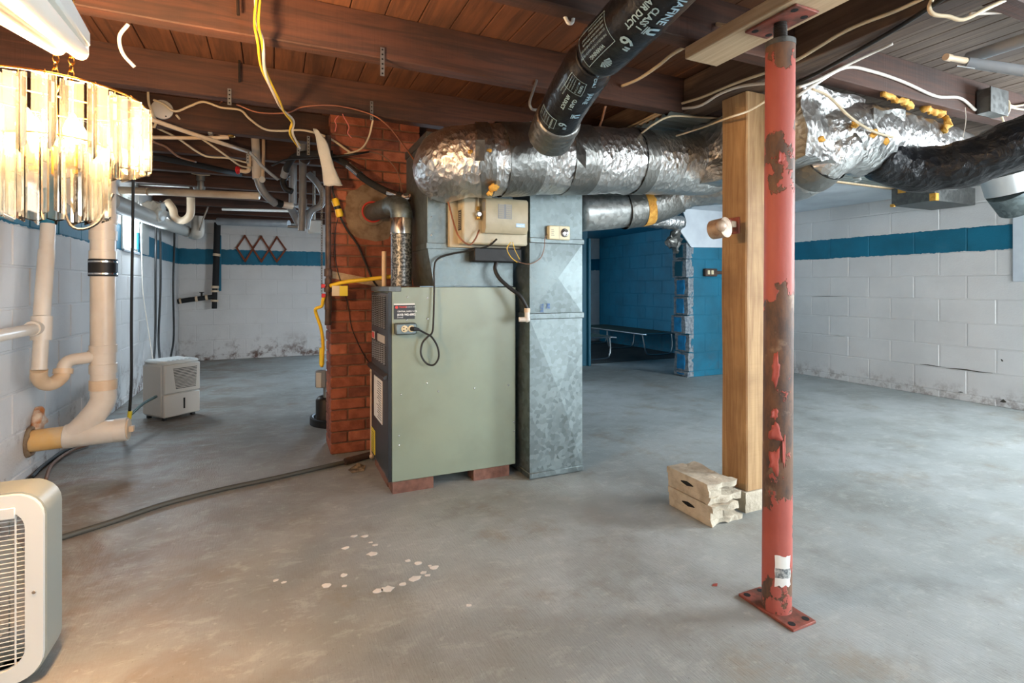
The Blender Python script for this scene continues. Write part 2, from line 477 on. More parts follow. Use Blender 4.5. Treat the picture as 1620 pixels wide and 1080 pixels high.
_bm = {}
def block_mesh(L, Hh, mat, along):
    key = (round(L, 3), round(Hh, 3), mat.name, along)
    if key not in _bm:
        t = .034
        m = MB()
        if along == 'Y': m.box(-t / 2, t / 2, -L / 2, L / 2, -Hh / 2, Hh / 2, .004)
        else: m.box(-L / 2, L / 2, -t / 2, t / 2, -Hh / 2, Hh / 2, .004)
        _bm[key] = m.mesh('block', mat, smooth=False)
    return _bm[key]
def block_wall(parent, along, plane, face, lo, hi, phase, matf, L=.405, ztop=ZC, skip=None):
    """face: +1/-1, the side the wall looks to; phase: a joint position in the course Z0+4*COURSE"""
    g = .008
    k = -1
    while True:
        za, zb = Z0 + k * COURSE, Z0 + (k + 1) * COURSE
        if za >= ztop - .02: break
        a, b = max(za + g / 2, 0), min(zb - g / 2, ztop)
        off = phase + (0 if (k - 4) % 2 == 0 else L / 2)
        s = off - math.ceil((off - lo) / L) * L
        while s < hi:
            p, q = max(s + g / 2, lo), min(s + L - g / 2, hi)
            s += L
            if q - p < .04 or b - a < .02: continue
            if skip and skip((p + q) / 2, (a + b) / 2): continue
            me = block_mesh(q - p, b - a, matf((p + q) / 2, (a + b) / 2), along)
            jit = RND.uniform(-.0012, .0012)
            c = plane - face * .017 + jit
            loc = (c, (p + q) / 2, (a + b) / 2) if along == 'Y' else ((p + q) / 2, c, (a + b) / 2)
            place('block', me, loc, parent)
        k += 1

# --- left wall with its small window
W1 = (5.42, 6.08, Z_S0 + .01, 1.80)
m = MB(); d0, d1 = XL - .24, XL - .004
m.box(d0, d1, YF, W1[0], 0, 2.1); m.box(d0, d1, W1[1], YB + .2, 0, 2.1)
m.box(d0, d1, W1[0], W1[1], 0, W1[2]); m.box(d0, d1, W1[0], W1[1], W1[3], 2.1)
wl = struct('wall_left', m, WALL_L, smooth=False)
block_wall(wl, 'Y', XL, +1, 2.6, YB, 3.56, lambda s, z: WALL_L,
           skip=lambda s, z: W1[0] - .1 < s < W1[1] + .1 and z > W1[2])
for ya, yb in ((W1[0] - .21, W1[0]), (W1[1], W1[1] + .21)):
    for k in (6, 7):
        za, zb = Z0 + k * COURSE + .004, min(Z0 + (k + 1) * COURSE - .004, W1[3])
        place('block', block_mesh(.2, zb - za, WALL_L, 'Y'), (XL - .017, (ya + yb) / 2, (za + zb) / 2), wl)
# --- back wall
wb = struct('wall_back', MB().box(XL - .24, XR + .24, YB + .004, YB + .24, 0, 2.1), WALL_L, smooth=False)
block_wall(wb, 'X', YB, -1, XL, 1.3, .031 - .0, lambda s, z: WALL_L, L=.40)
block_wall(wb, 'X', YB, -1, 4.3, XR, 4.61, lambda s, z: WALL, L=.40)
# --- right wall, white in the main room, all teal beyond the partition
wr = struct("wall_right", MB().box(XR + .004, XR + .24, YF, YP0, 0, 2.1), WALL, smooth=False)
wr2 = struct("wall_far_right", MB().box(XR + .004, XR + .24, YP0, YB + .2, 0, 2.1), WALL_T, smooth=False)
block_wall(wr, 'Y', XR, -1, 1.3, 4.50, 3.385, lambda s, z: WALL, L=.415)
block_wall(wr2, "Y", XR, -1, 4.70, YB, 4.9, lambda s, z: WALL_T, L=.405)
# --- wall behind the camera
wf = struct('wall_front', MB().box(XL - .24, XR + .24, YF - .24, YF, 0, 2.1), WALL, smooth=False)

# --- partition with the broken block end, and the stub on the other side of the opening
YP = 4.503; XP = 4.16
wp = struct('wall_partition', MB().box(XP + .035, XR, YP + .004, YP + .216, 0, 1.80), WALL_T, smooth=False)
block_wall(wp, 'X', YP, -1, XP + .06, XR, 4.62, lambda s, z: WALL_T, ztop=1.80)
# broken ends: one ragged half block per course, patches of bare cement between
RAW = plain('bare_broken_block', srgb(150, 156, 160), .9, c2=srgb(96, 110, 122), scale=30, bump=.8, bscale=70)
BLUEEND = plain('blue_lit_core', srgb(22, 138, 196), .6, c2=srgb(10, 110, 160), scale=14, bump=.4)  # bluish light on the lower wall end, put into the colour
def rag(m, amp, sc3, seed, keep=None):
    def fn(p):
        if keep and keep(p): return p
        n = noise.noise_vector((p + V((seed, seed, seed))) * sc3)
        return p + n * amp
    return m.xf(fn)
def grid_box(x0, x1, y0, y1, z0, z1, n=4):
    m = MB()
    def face(f):
        vs = [f(i / n, j / n) for j in range(n + 1) for i in range(n + 1)]
        fs = [(j * (n + 1) + i, j * (n + 1) + i + 1, (j + 1) * (n + 1) + i + 1, (j + 1) * (n + 1) + i) for j in range(n) for i in range(n)]
        m.add(vs, fs)
    L = lambda a, b, t: a + (b - a) * t
    face(lambda u, v: (x0, L(y0, y1, u), L(z0, z1, v))); face(lambda u, v: (x1, L(y0, y1, u), L(z0, z1, v)))
    face(lambda u, v: (L(x0, x1, u), y0, L(z0, z1, v))); face(lambda u, v: (L(x0, x1, u), y1, L(z0, z1, v)))
    face(lambda u, v: (L(x0, x1, u), L(y0, y1, v), z0)); face(lambda u, v: (L(x0, x1, u), L(y0, y1, v), z1))
    return m
for k in range(-1, 7):
    za, zb = max(Z0 + k * COURSE, 0) + .005, min(Z0 + (k + 1) * COURSE, 1.50) - .005
    if zb - za < .03: continue
    x0 = XP + RND.uniform(-.03, .03)
    m = grid_box(x0, XP + .09, YP - .002, YP + .218, za, zb, 5); rag(m, .012, 17, k * 3.1)
    obj('broken_block', m, RAW, wp, ang=60)
    m = grid_box(x0 - .012, x0 + .03, YP + .055, YP + .165, za + .018, zb - .02, 4); rag(m, .008, 21, k * 5.3)
    obj('painted_core', m, BLUEEND if k < 5 else TEALD, wp, ang=60)
ws = struct('wall_stub', MB().box(2.75, 3.63, 5.70, 5.86, 0, 1.9), TEALD, smooth=False)
obj('jamb_trim', MB().box(3.62, 3.66, 5.66, 5.90, 0, 1.62, .006), TEALD, ws)

# --- windows
def window(name, y0, y1, z0, z1, x, depth, mull, axis='x'):
    """window in a wall; frame bars with panes between, x: the pane plane"""
    fr = MB(); b = .035
    def bx(a, bb, c, d, t=.03):
        if axis == 'x': fr.box(x - t / 2, x + t / 2, a, bb, c, d, .003)
        else: fr.box(a, bb, x - t / 2, x + t / 2, c, d, .003)
    bx(y0, y1, z0, z0 + b); bx(y0, y1, z1 - b, z1); bx(y0, y0 + b, z0, z1); bx(y1 - b, y1, z0, z1)
    for k in range(1, mull): yy = y0 + (y1 - y0) * k / mull; bx(yy - .014, yy + .014, z0, z1)
    o = struct(name, fr, WHITEP)
    for k in range(mull):
        a = y0 + (y1 - y0) * k / mull; c = y0 + (y1 - y0) * (k + 1) / mull
        p = MB()
        if axis == 'x': p.box(x - .003, x + .003, a, c, z0, z1)
        else: p.box(a, c, x - .003, x + .003, z0, z1)
        obj('pane', p, DAYPANE, o)
    return o
w1 = window('window_1', W1[0], W1[1], W1[2], W1[3], XL - .022, .2, 3)
obj('casing', MB().box(XL - .002, XL + .012, W1[1], W1[1] + .30, W1[2], 1.80, .003), WHITEP, w1)
obj('casing', MB().box(XL - .002, XL + .012, W1[0] - .06, W1[0], W1[2], 1.80, .003), WHITEP, w1)
obj('window_sill', MB().box(XL - .15, XL + .012, W1[0] - .02, W1[1] + .02, W1[2] - .02, W1[2] + .004, .004), GREYC, w1)
CRK = plain('open_joint', srgb(70, 66, 58), .95)
def crack(wall, pts, w_, X=XR):
    top = []; bot = []
    for i, (px, py) in enumerate(pts):
        p = at(px, py, X=X - .0012); h = w_ * (.35 + .9 * abs(noise.noise(V((i * 1.7, px * .1, 0))))) * (0.15 if i in (0, len(pts) - 1) else 1)
        top.append(p + V((0, 0, h))); bot.append(p - V((0, 0, h)))
    obj('cracked_joint', MB().prism(top + bot[::-1], (.004, 0, 0)), CRK, wall)
crack(wr, [(1455, 576), (1468, 577), (1480, 579), (1496, 581)], .006)
crack(wr, [(1496, 582), (1512, 583), (1530, 585), (1548, 588), (1570, 590)], .008)
crack(wr, [(1515, 620), (1520, 620), (1524, 620.5)], .010); crack(wr, [(1582, 635), (1587, 634), (1592, 636)], .022); crack(wr, [(1583, 568), (1585, 570), (1587, 571)], .016)
crack(wr, [(1285, 469), (1310, 468.5), (1330, 469)], .003); crack(wr, [(1305, 532), (1325, 531), (1337, 533)], .003)
window('window_2', -.45, 1.05, 1.0, 1.84, XR - .02, .2, 3)
window('window_3', 1.5, 2.7, 1.0, 1.72, YB - .02, .2, 2, 'y')
window('added_door_1', 1.7, 3.5, .40, 1.9, YF + .02, .2, 3, 'y')  # unseen glazed door added to give the room soft frontal daylight

# ================================================================ ceiling
ceil = struct('ceiling', MB().box(XL - .24, XR + .24, YF - .24, YB + .24, ZC + .03, ZC + .12), PLANKM, smooth=False)
def pieces(name, x0, x1, wid, y0, y1, mat):
    me = MB().box(-wid / 2 + .0018, wid / 2 - .0018, -(y1 - y0) / 2, (y1 - y0) / 2, 0, .03, .002).mesh(name, mat, smooth=False)
    x = x0 + wid / 2
    while x < x1:
        place(name, me, (x, (y0 + y1) / 2, ZC + RND.uniform(-.002, .001)), ceil); x += wid
pieces('subfloor_board', XL, 1.95, .13, YF, 4.0, PLANKM)
pieces('subfloor_board', XL, 1.95, .13, 4.0, YB, PLANKM)
pieces('subfloor_board', 1.99, XR, .088, YF, 4.4, PLANKR)
JY = [-.45, .16, .80, 1.435, 2.053, 2.77, 3.40, 4.03, 4.66, 5.29, 5.92, 6.55, 7.18, 7.81]
def joist(x0, x1, y, th=.07, z0=ZJ):
    n = 30; m = MB(); vs = []; fs = []
    for i in range(n + 1):
        x = x0 + (x1 - x0) * i / n
        dz = .006 * noise.noise(V((x * 1.7, y * 9, 0))); dy = .006 * noise.noise(V((x * 1.1, y * 5, 7)))
        vs += [(x, y + dy, z0 + dz + .004), (x, y + dy + .004, z0 + dz), (x, y + dy + th - .004, z0 + dz), (x, y + dy + th, z0 + dz + .004),
               (x, y + dy + th, ZC - .002), (x, y + dy, ZC - .002)]
    for i in range(n):
        for k in range(6): fs.append((i * 6 + k, i * 6 + (k + 1) % 6, i * 6 + 6 + (k + 1) % 6, i * 6 + 6 + k))
    fs += [tuple(range(6)), tuple(n * 6 + k for k in range(6))]
    m.add(vs, fs); obj('joist', m, JOIST, ceil)
for i, y in enumerate(JY): joist(XL + .01, 1.875, y)
for i, y in enumerate(JY[:7]): joist(2.025, XR - .01, y + .03)
obj('girder', MB().box(1.88, 1.948, YF, YB, ZJ - .004, ZC - .004, .004), GIRD, ceil)
obj('girder', MB().box(1.952, 2.02, YF, YB, ZJ, ZC - .004, .004), GIRD, ceil)
# ribbed sheet nailed under one joist bay on the right, added white board in place of the shaded wall top behind it, teal board ceiling in the far room
m = MB(); n = 60; vs = []; fs = []
y0, y1 = 2.06, 2.82
for j in range(n + 1):
    y = y0 + (y1 - y0) * j / n; z = 1.868 + .009 * sin(j * pi / 2 + .8)
    vs += [(1.80, y, z), (1.885 if 0 else XR - .05, y, z), (XR - .05, y, z + .003), (1.80, y, z + .003)]
for j in range(n):
    for k in range(4): fs.append((j * 4 + k, j * 4 + (k + 1) % 4, j * 4 + 4 + (k + 1) % 4, j * 4 + 4 + k))
m.add(vs, fs); obj('ribbed_sheet', m, CORR, ceil, ang=80)
obj('trim_batten', MB().box(3.4, XR - .05, 2.80, 2.83, 1.850, 1.872, .003), NEWW, ceil)
obj('ceiling_board', MB().box(2.03, XR - .01, 2.84, 4.50, 1.862, 1.876, .003), WHITEB, ceil)
obj('ceiling_board', MB().box(2.03, XR - .01, 4.73, YB - .01, 1.90, 1.914, .003), TEALP, ceil)

# ================================================================ brick chimney
CX0, CX1, CY0, CY1 = .305, .845, 3.295, 3.60
ch = thing('brick_chimney', 'square red brick chimney standing between the grey-green furnace and the iron gas pipe', 'chimney', ((CX0 + CX1) / 2, (CY0 + CY1) / 2, 0))
obj('mortar_core', MB().box(CX0 + .007, CX1 - .007, CY0 + .007, CY1 - .007, 0, 2.04), MORTAR, ch)
BH, BL, BW, BG = .0575, .20, .095, .0085
_bk = {}
def brick_mesh(lx, ly, mi):
    k = (round(lx, 3), round(ly, 3), mi)
    if k not in _bk: _bk[k] = MB().box(-lx / 2, lx / 2, -ly / 2, ly / 2, -BH / 2, BH / 2, .004).mesh('brick', BRICKS[mi], smooth=False)
    return _bk[k]
row = 0; z = .004
while z + BH < 2.045:
    lens = [BW, BL, BL] if row % 2 else [BL, BL, BW]
    x = CX0
    for i, L in enumerate(lens):
        L2 = L if i < 2 else CX1 - x
        if L2 > .02:
            j = RND.uniform(-.002, .002)
            place('brick', brick_mesh(L2, BW, RND.choice((0, 0, 1, 1, 2))), (x + L2 / 2, CY0 + BW / 2 + j, z + BH / 2), ch)
        x += L2 + BG
    y = CY0 + BW + BG
    for L in ([BL] if row % 2 == 0 else [BW, BW]):
        L = min(L, CY1 - y)
        place('brick', brick_mesh(BW, L, RND.choice((0, 1, 1, 2))), (CX0 + BW / 2 + RND.uniform(-.002, .002), y + L / 2, z + BH / 2), ch)
        y += L + BG
    z += BH + BG; row += 1
# cement patch round the flue hole
c = at(588, 336, Y=CY0)
m = MB(); n = 26; vs = [(c.x, CY0 - .014, c.z)]; fs = []
for i in range(n):
    a = 2 * pi * i / n; r = .165 * (1 + .22 * noise.noise(V((cos(a) * 2, sin(a) * 2, 3))))
    x = min(max(c.x + r * cos(a), CX0 + .04), CX1 - .01); zz = c.z + r * 1.05 * sin(a)
    vs += [(c.x + (x - c.x) * .8, CY0 - .013, c.z + (zz - c.z) * .8), (x, CY0 - .001, zz)]
for i in range(n):
    j = (i + 1) % n
    fs += [(0, 1 + 2 * i, 1 + 2 * j), (1 + 2 * i, 2 + 2 * i, 2 + 2 * j, 1 + 2 * j)]
m.add(vs, fs); obj('cement_patch', m, PARGE, ch, ang=70, fixn=True)
m = MB().lathe((c.x, CY0, c.z), (0, -1, 0), [(.058, -.01), (.082, 0), (.082, .028), (.066, .032), (.060, .02)], 28)
obj('flue_collar', m, PARGE, ch)
obj('red_sealant', MB().ring((c.x, CY0 - .026, c.z), (0, 1, 0), .061, .007), REDL, ch)
FLUE_C = c
# ================================================================ furnace
FX0, FX1, FY0, FY1, FZ0, FZ1 = .515, 1.172, 2.547, 3.04, .058, 1.0
fu = thing('gas_furnace', 'grey-green sheet metal furnace with a charcoal louvred front, standing on flat bricks', 'furnace', ((FX0 + FX1) / 2, (FY0 + FY1) / 2, FZ0))
cab = obj('cabinet', MB().box(FX0, FX1, FY0, FY1, FZ0, FZ1, .003), SAGE, fu)
# dark front doors on the left side
XD = FX0 - .014
up = obj('upper_door', MB().box(XD, FX0 - .0005, FY0 + .012, FY1, .575, .972, .003), CHAR, fu)
lo = obj('lower_door', MB().box(XD, FX0 - .0005, FY0 + .012, FY1, .066, .560, .003), CHAR, fu)
obj('corner_strip', MB().box(XD - .002, FX0 - .0005, FY0, FY0 + .012, .062, .975), BLACKL, fu)
obj('door_lip', MB().obox((XD - .020, FY0 + .012, .552), (.022, 0, .012), (0, FY1 - FY0 - .012, 0), (-.004, 0, .014)), CHAR, lo)
obj('top_edge', MB().box(FX0 - .016, FX0 + .045, FY0 - .004, FY1, .978, 1.004, .002), GALVD, fu)
sl = MB(); sd = MB()
for zz0, rows in ((.79, 17), (.612, 10)):
    for r in range(rows):
        for c in range(6):
            y = FY0 + .075 + c * .064; z = zz0 + r * .0098
            sd.box(XD - .0008, XD - .0001, y, y + .044, z, z + .0045)
            sl.add([(XD - .0005, y, z + .0095), (XD - .0005, y + .044, z + .0095), (XD - .008, y + .044, z + .005), (XD - .008, y, z + .005)], [(0, 1, 2, 3)])
o = obj('slots', sd, BLACKV, up, smooth=False); o['kind'] = 'stuff'
o = obj('louvers', sl, GREYC, up, smooth=False); o['kind'] = 'stuff'
bd = obj('badge', MB().box(XD - .003, XD - .0002, FY0 + .10, FY1 - .03, .718, .756), GREYW, up)
obj('red_badge', MB().box(XD - .004, XD - .0031, FY1 - .11, FY1 - .045, .722, .752), REDL, bd)
obj('dark_badge', MB().box(XD - .004, XD - .0031, FY1 - .20, FY1 - .135, .712, .765), BLACKL, bd)
wl_ = obj('wiring_label', MB().box(XD - .003, XD - .0002, FY0 + .16, FY1 - .10, .30, .52), PAPER, lo)
tx = MB()
for k in range(16): tx.box(XD - .0036, XD - .0031, FY0 + .175, FY0 + .31 - RND.uniform(0, .06), .315 + k * .0125, .319 + k * .0125)
obj('label_print', tx, DARKP, wl_)
yl = obj('yellow_tag', MB().box(XD - .003, XD - .0002, FY1 - .12, FY1 - .01, .085, .215), YELL, lo)
tx = MB()
for k in range(9): tx.box(XD - .0036, XD - .0031, FY1 - .11, FY1 - .025, .095 + k * .0125, .098 + k * .0125)
obj('label_print', tx, DARKP, yl)
# screws on the side panel
sm = MB().lathe((0, 0, 0), (0, -1, 0), [(.0045, 0), (.0045, .002), (.002, .0035)], 8).mesh('screw', CHROME)
for px, py in ((644, 470), (676, 471), (676, 504), (643, 506), (675, 606), (634, 624), (693, 619), (750, 614), (804, 609), (813, 667), (813, 682), (631, 689), (631, 704)):
    p = at(px, py, Y=FY0); place('screw', sm, (min(p.x, FX1 - .01), FY0 + .0002, p.z), fu)

# text on flat things and curved skins -------------------------------------------------
def text_geo(s, size, bold=0.0, spacing=1.0, align='LEFT'):
    cu = bpy.data.curves.new('txt', 'FONT'); cu.body = s; cu.size = size; cu.offset = bold * size
    cu.space_character = spacing; cu.align_x = align; cu.resolution_u = 2
    o = bpy.data.objects.new('txt', cu); COL.objects.link(o)
    dg = bpy.context.evaluated_depsgraph_get(); me = bpy.data.meshes.new_from_object(o.evaluated_get(dg))
    vs = [v.co.copy() for v in me.vertices]; fs = [tuple(p.vertices) for p in me.polygons]
    bpy.data.objects.remove(o); bpy.data.meshes.remove(me); bpy.data.curves.remove(cu)
    return vs, fs
def flat_text(m, s, size, org, du, dv, bold=.0, **k):
    vs, fs = text_geo(s, size, bold, **k); du, dv = V(du), V(dv)
    return m.add([V(org) + du * p.x + dv * p.y for p in vs], fs)

# service sticker on the sage panel
a = at(623, 505, Y=FY0); b = at(656, 482, Y=FY0); W = b.x - a.x; Hh = b.z - a.z
st = obj('service_sticker', MB().box(a.x, b.x, FY0 - .0016, FY0 - .0002, a.z, b.z), BLACKL, fu, label='black service sticker with a phone number')
obj('white_edge', MB().box(a.x, b.x, FY0 - .0018, FY0 - .0002, b.z, b.z + .007), PAPER, st)
y_ = FY0 - .0024
t1 = MB(); ux, uz = (1, 0, 0), (0, 0, 1)
flat_text(t1, 'TRANE', .012, (a.x + W * .24, y_, a.z + Hh * .80), ux, uz, .03)
t1.lathe((a.x + W * .13, y_ + .0005, a.z + Hh * .84), (0, -1, 0), [(.0075, 0), (.0075, .0005)], 16)
obj('red_print', t1, REDL, st, smooth=False)
t2 = MB()
flat_text(t2, 'CENTRAL SUPPLY CTR', .0095, (a.x + W * .16, y_, a.z + Hh * .50), ux, uz, .02)
flat_text(t2, '(610) 942-6802', .0145, (a.x + W * .15, y_, a.z + Hh * .25), ux, uz, .03)
flat_text(t2, 'ANYTIME', .007, (a.x + W * .15, y_, a.z + Hh * .08), ux, uz)
flat_text(t2, 'INTERIOR UNIT', .0068, (a.x + W * .58, y_, a.z + Hh * .82), ux, uz)
obj('white_text', t2, WHITEL, st, smooth=False)

# outlet box with plug
a = at(623, 527, Y=FY0); b = at(656, 511, Y=FY0)
ob = obj('outlet_box', MB().box(a.x, b.x, FY0 - .045, FY0 - .0002, a.z - .006, b.z + .004, .006), GALV, fu)
oc = obj('receptacle', MB().lathe((a.x + .042, FY0 - .045, (a.z + b.z) / 2), (0, -1, 0), [(.0165, -.002), (.0165, .003), (.015, .004)], 20), BEIGEL, ob)
s_ = MB()
zc = (a.z + b.z) / 2
for dz in (-.007, .007): s_.box(a.x + .034, a.x + .041, FY0 - .0496, FY0 - .0486, zc + dz - .002, zc + dz + .002)
s_.lathe((a.x + .051, FY0 - .0486, zc), (0, -1, 0), [(.003, 0), (.003, .001)], 8)
obj('slot', s_, BLACKV, oc)
obj('receptacle', MB().lathe((a.x + .075, FY0 - .045, zc), (0, -1, 0), [(.0165, -.002), (.0165, .003), (.015, .004)], 20), BEIGEL, ob)
PLUG = V((a.x + .080, FY0 - .049, zc))

# bricks under the furnace
brm = plain('dusty_brick', srgb(136, 96, 82), .9, c2=srgb(104, 72, 62), scale=20, bump=.6)
for nm, x0, x1, y0, y1, lab in (
        ('front', FX0 + .005, FX0 + .208, FY0 + .004, FY0 + .099, 'flat dusty brick under the near left corner of the furnace'),
        ('right', FX1 - .235, FX1 - .035, FY0 + .006, FY0 + .10, 'flat dusty brick under the near right corner of the furnace'),
        ('back', FX0 + .003, FX0 + .098, FY1 - .215, FY1 - .012, 'flat dusty brick under the back of the furnace doors'),
        ('mid', FX0 + .002, FX0 + .097, FY0 + .105, FY0 + .272, 'flat dusty brick halfway along under the furnace doors')):
    one('support_brick', rag(grid_box(x0, x1, y0, y1, 0, FZ0 - .001, 3), .002, 30, x0, keep=lambda p: p.z > .05 or p.z < .002), brm, lab, 'brick', 'bricks under the furnace')

# ================================================================ plenum
PX0, PX1, PY0, PY1 = .695, 1.165, 2.565, 3.02
pl = thing('supply_plenum', 'tall galvanised sheet metal plenum box rising from the top of the furnace', 'duct', (.93, 2.79, 1.004))
m = MB()
def quad_ring(m, rings):
    vs = []; fs = []
    for x0, x1, y0, y1, z in rings: vs += [(x0, y0, z), (x1, y0, z), (x1, y1, z), (x0, y1, z)]
    for i in range(len(rings) - 1):
        for k in range(4): fs.append((4 * i + k, 4 * i + (k + 1) % 4, 4 * i + 4 + (k + 1) % 4, 4 * i + 4 + k))
    fs += [(0, 1, 2, 3), tuple(4 * (len(rings) - 1) + k for k in range(4))]
    return m.add(vs, fs)
obj('lower_transition', quad_ring(MB(), [(PX0 + .035, PX1, PY0, PY1 - .04, 1.005), (PX0, PX1, PY0, PY1, 1.205)]), GALV, pl)
obj('upper_box', MB().box(PX0, PX1, PY0, PY1, 1.206, 1.745, .002), GALV, pl)
obj('seam_flange', MB().box(PX0 - .006, PX1 + .004, PY0 - .007, PY1 + .004, 1.192, 1.222, .002), GALV, pl)
obj('top_rim', MB().box(PX0 - .008, PX1 + .004, PY0 - .008, PY1 + .004, 1.735, 1.775, .002), GALVD, pl)
for k in range(5):
    place('screw', sm, (PX0 + .022, PY0 - .0002, 1.26 + k * .09), pl)

# ================================================================ return drop duct, cross-broken faces
DX0, DX1, DY0, DY1 = 1.207, 1.525, 2.448, 2.88
rd = thing('return_duct', 'tall galvanised return duct with cross-creased faces standing right of the furnace', 'duct', ((DX0 + DX1) / 2, (DY0 + DY1) / 2, 0))
def cross_box(z0, z1, name, cx=.5, cz=.5):
    m = MB(); b = .018
    c = [(DX0, DY0, z0), (DX1, DY0, z0), (DX1, DY0, z1), (DX0, DY0, z1)]
    ap = (DX0 + (DX1 - DX0) * cx, DY0 - b, z0 + (z1 - z0) * cz)
    m.add(c + [ap], [(0, 1, 4), (1, 2, 4), (2, 3, 4), (3, 0, 4)])
    m.add([(DX0, DY0, z0), (DX0, DY1, z0), (DX0, DY1, z1), (DX0, DY0, z1), (DX0 - b, (DY0 + DY1) / 2, (z0 + z1) / 2)], [(0, 1, 4), (1, 2, 4), (2, 3, 4), (3, 0, 4)])
    m.add([(DX1, DY0, z0), (DX1, DY1, z0), (DX1, DY1, z1), (DX1, DY0, z1), (DX0, DY1, z0), (DX0, DY1, z1)], [(0, 1, 2, 3), (1, 4, 5, 2)])
    return obj(name, m, GALV, rd, smooth=False)
cross_box(.03, .835, 'lower_section', .52, .52)
cross_box(.862, 1.232, 'middle_section', .5, .5)
obj('upper_section', MB().box(DX0, DX1, DY0 - .002, DY1, 1.255, 1.86, .002), GALV, rd)
obj('seam_flange', MB().box(DX0 - .008, DX1 + .006, DY0 - .012, DY1 + .006, .833, .864, .003), GALV, rd)
obj('seam_flange', MB().box(DX0 - .003, DX1 + .008, DY0 - .010, DY1 + .006, 1.230, 1.258, .003), GALV, rd)
obj('bottom_cap', MB().box(DX0 - .004, DX1 + .004, DY0 - .006, DY1 + .004, .004, .034, .003), GALV, rd)
# blue stamped marks
t3 = MB(); p = at(857, 489, Y=DY0 - .009)
flat_text(t3, 'RE', .026, (p.x + .03, DY0 - .010, p.z + .03), (0, 0, -1), (1, 0, 0), .02)
flat_text(t3, 'TITE', .024, (p.x - .006, DY0 - .0075, p.z + .03), (0, 0, -1), (1, 0, 0), .02)
obj('blue_stamp', t3, BLUEP, rd, smooth=False)

# ================================================================ foil ducts
def wrink(seed, amp=.05, f=6.0, ax=3.0):
    def r(i, k, L, n):
        a = 2 * pi * k / n
        q = V((cos(a) * ax, sin(a) * ax, i / L * f * 4 + seed))
        return 1 + amp * noise.noise(q) + amp * .6 * noise.noise(q * 3.1)
    return r
def resample(pts, step):
    p = smooth_path(pts, 24); out = [p[0]]; acc = 0
    for a, b in zip(p, p[1:]):
        acc += (b - a).length
        if acc >= step: out.append(b); acc = 0
    if (out[-1] - p[-1]).length > 1e-4: out.append(p[-1])
    return out
MAINP = [V((.93, 2.60, 1.575)), V((.83, 2.46, 1.575)), V((.80, 2.34, 1.577)), V((.90, 2.275, 1.582)), at(815, 251, Y=2.27), at(905, 253, Y=2.262), at(1010, 256, Y=2.25), at(1100, 260, Y=2.22), at(1165, 262, Y=2.19)]
MAINP = [V((.80, 2.60, 1.578)), V((.765, 2.47, 1.578)), V((.775, 2.36, 1.580)), V((.865, 2.285, 1.585)), V((1.0, 2.270, 1.60)), V((1.25, 2.268, 1.625)), at(1010, 256, Y=2.25), at(1100, 260, Y=2.22), at(1165, 262, Y=2.19)]
mp = resample(MAINP, .02)
MP_R = .166
du = thing('foil_duct', 'thick foil-wrapped main duct running from the plenum across the room below the joists', 'duct', (mp[len(mp) // 2].x, mp[len(mp) // 2].y, 1.44))
def main_r(i, L):
    t = i / L
    return MP_R * (.88 + .12 * min(1, t / .10))
obj('foil_wrap', MB().tube(mp, [main_r(i, len(mp)) for i in range(len(mp))], 40, rad=wrink(1.3, .045)), FOIL, du, ang=180)
def seg_band(parent, path, i0, i1, rr, mat, name='tape_band', seed=3, n=40, amp=.02):
    seg = path[i0:i1 + 1]
    obj(name, MB().tube(seg, rr, n, cap=False, rad=wrink(seed, amp)), mat, parent, ang=180)
def idx_px(path, px):
    best = min(range(len(path)), key=lambda i: abs(810 + FPX * (path[i] - V((0, 0, 1))).dot(RT) / (path[i] - V((0, 0, 1))).dot(FW) - px))
    return best
for a, b, s in ((757, 769, 1), (786, 842, 2), (884, 924, 3), (997, 1013, 4)):
    i0, i1 = idx_px(mp, a), idx_px(mp, b)
    if i1 - i0 < 2: i1 = i0 + 2
    seg_band(du, mp, i0, i1, MP_R * 1.035, TAPE, seed=s)
seg_band(du, mp, 0, 6, MP_R * .93, TAPE, seed=9)
def foam_blob(parent, p, s, seed):
    m = MB().sphere(p, s, 14, 9, (1.2, .7, .9)); rag(m, s * .55, 1.3 / s, seed); rag(m, s * .25, 3 / s, seed + 4)
    obj('spray_foam', m, FOAM, parent, ang=180)
foam_blob(du, at(781, 296, d=2.33), .020, 1); foam_blob(du, at(775, 306, d=2.34), .012, 2); foam_blob(du, at(853, 231, d=2.26), .018, 3)
foam_blob(du, at(744, 240, d=2.17), .010, 4); foam_blob(du, at(774, 238, d=2.16), .009, 5)
obj('patch', MB().obox(at(752, 254, d=2.135), (.034, -.016, 0), (0, .004, 0), (.002, 0, .085)), GALVD, du)
for dpt in (2.31,):
    p = at(912, 220, d=2.33)
    m = MB().prism([p + V((0, 0, 0)), p + V((.05, 0, -.05)), p + V((.035, -.02, -.13)), p + V((-.02, -.03, -.09))], (.006, .008, 0))
    obj('loose_flap', m, TAPE, du)

# lower foil duct leaving the right side of the return duct
lowp = resample([at(915, 338, d=3.02), at(975, 333, d=3.08), at(1035, 322, d=3.14), at(1085, 300, d=3.10), at(1140, 292, d=2.98), at(1210, 292, d=2.78), at(1265, 280, d=2.58), at(1305, 250, d=2.42), at(1345, 222, d=2.38)], .02)
lo_ = thing('branch_duct', 'thinner foil and sheet metal duct below the main duct, passing behind the wooden post', 'duct', (lowp[len(lowp) // 2].x, lowp[len(lowp) // 2].y, 1.40))
k0 = idx_px(lowp, 992)
obj('metal_collar', MB().tube(lowp[:k0 + 1], .104, 36, rad=wrink(5, .012)), GALVB, lo_, ang=180)
obj('foil_wrap', MB().tube(lowp[k0:], .112, 36, rad=wrink(8.2, .06)), FOIL, lo_, ang=180)
seg_band(lo_, lowp, k0 - 1, idx_px(lowp, 1010), .116, TAPE, seed=6)
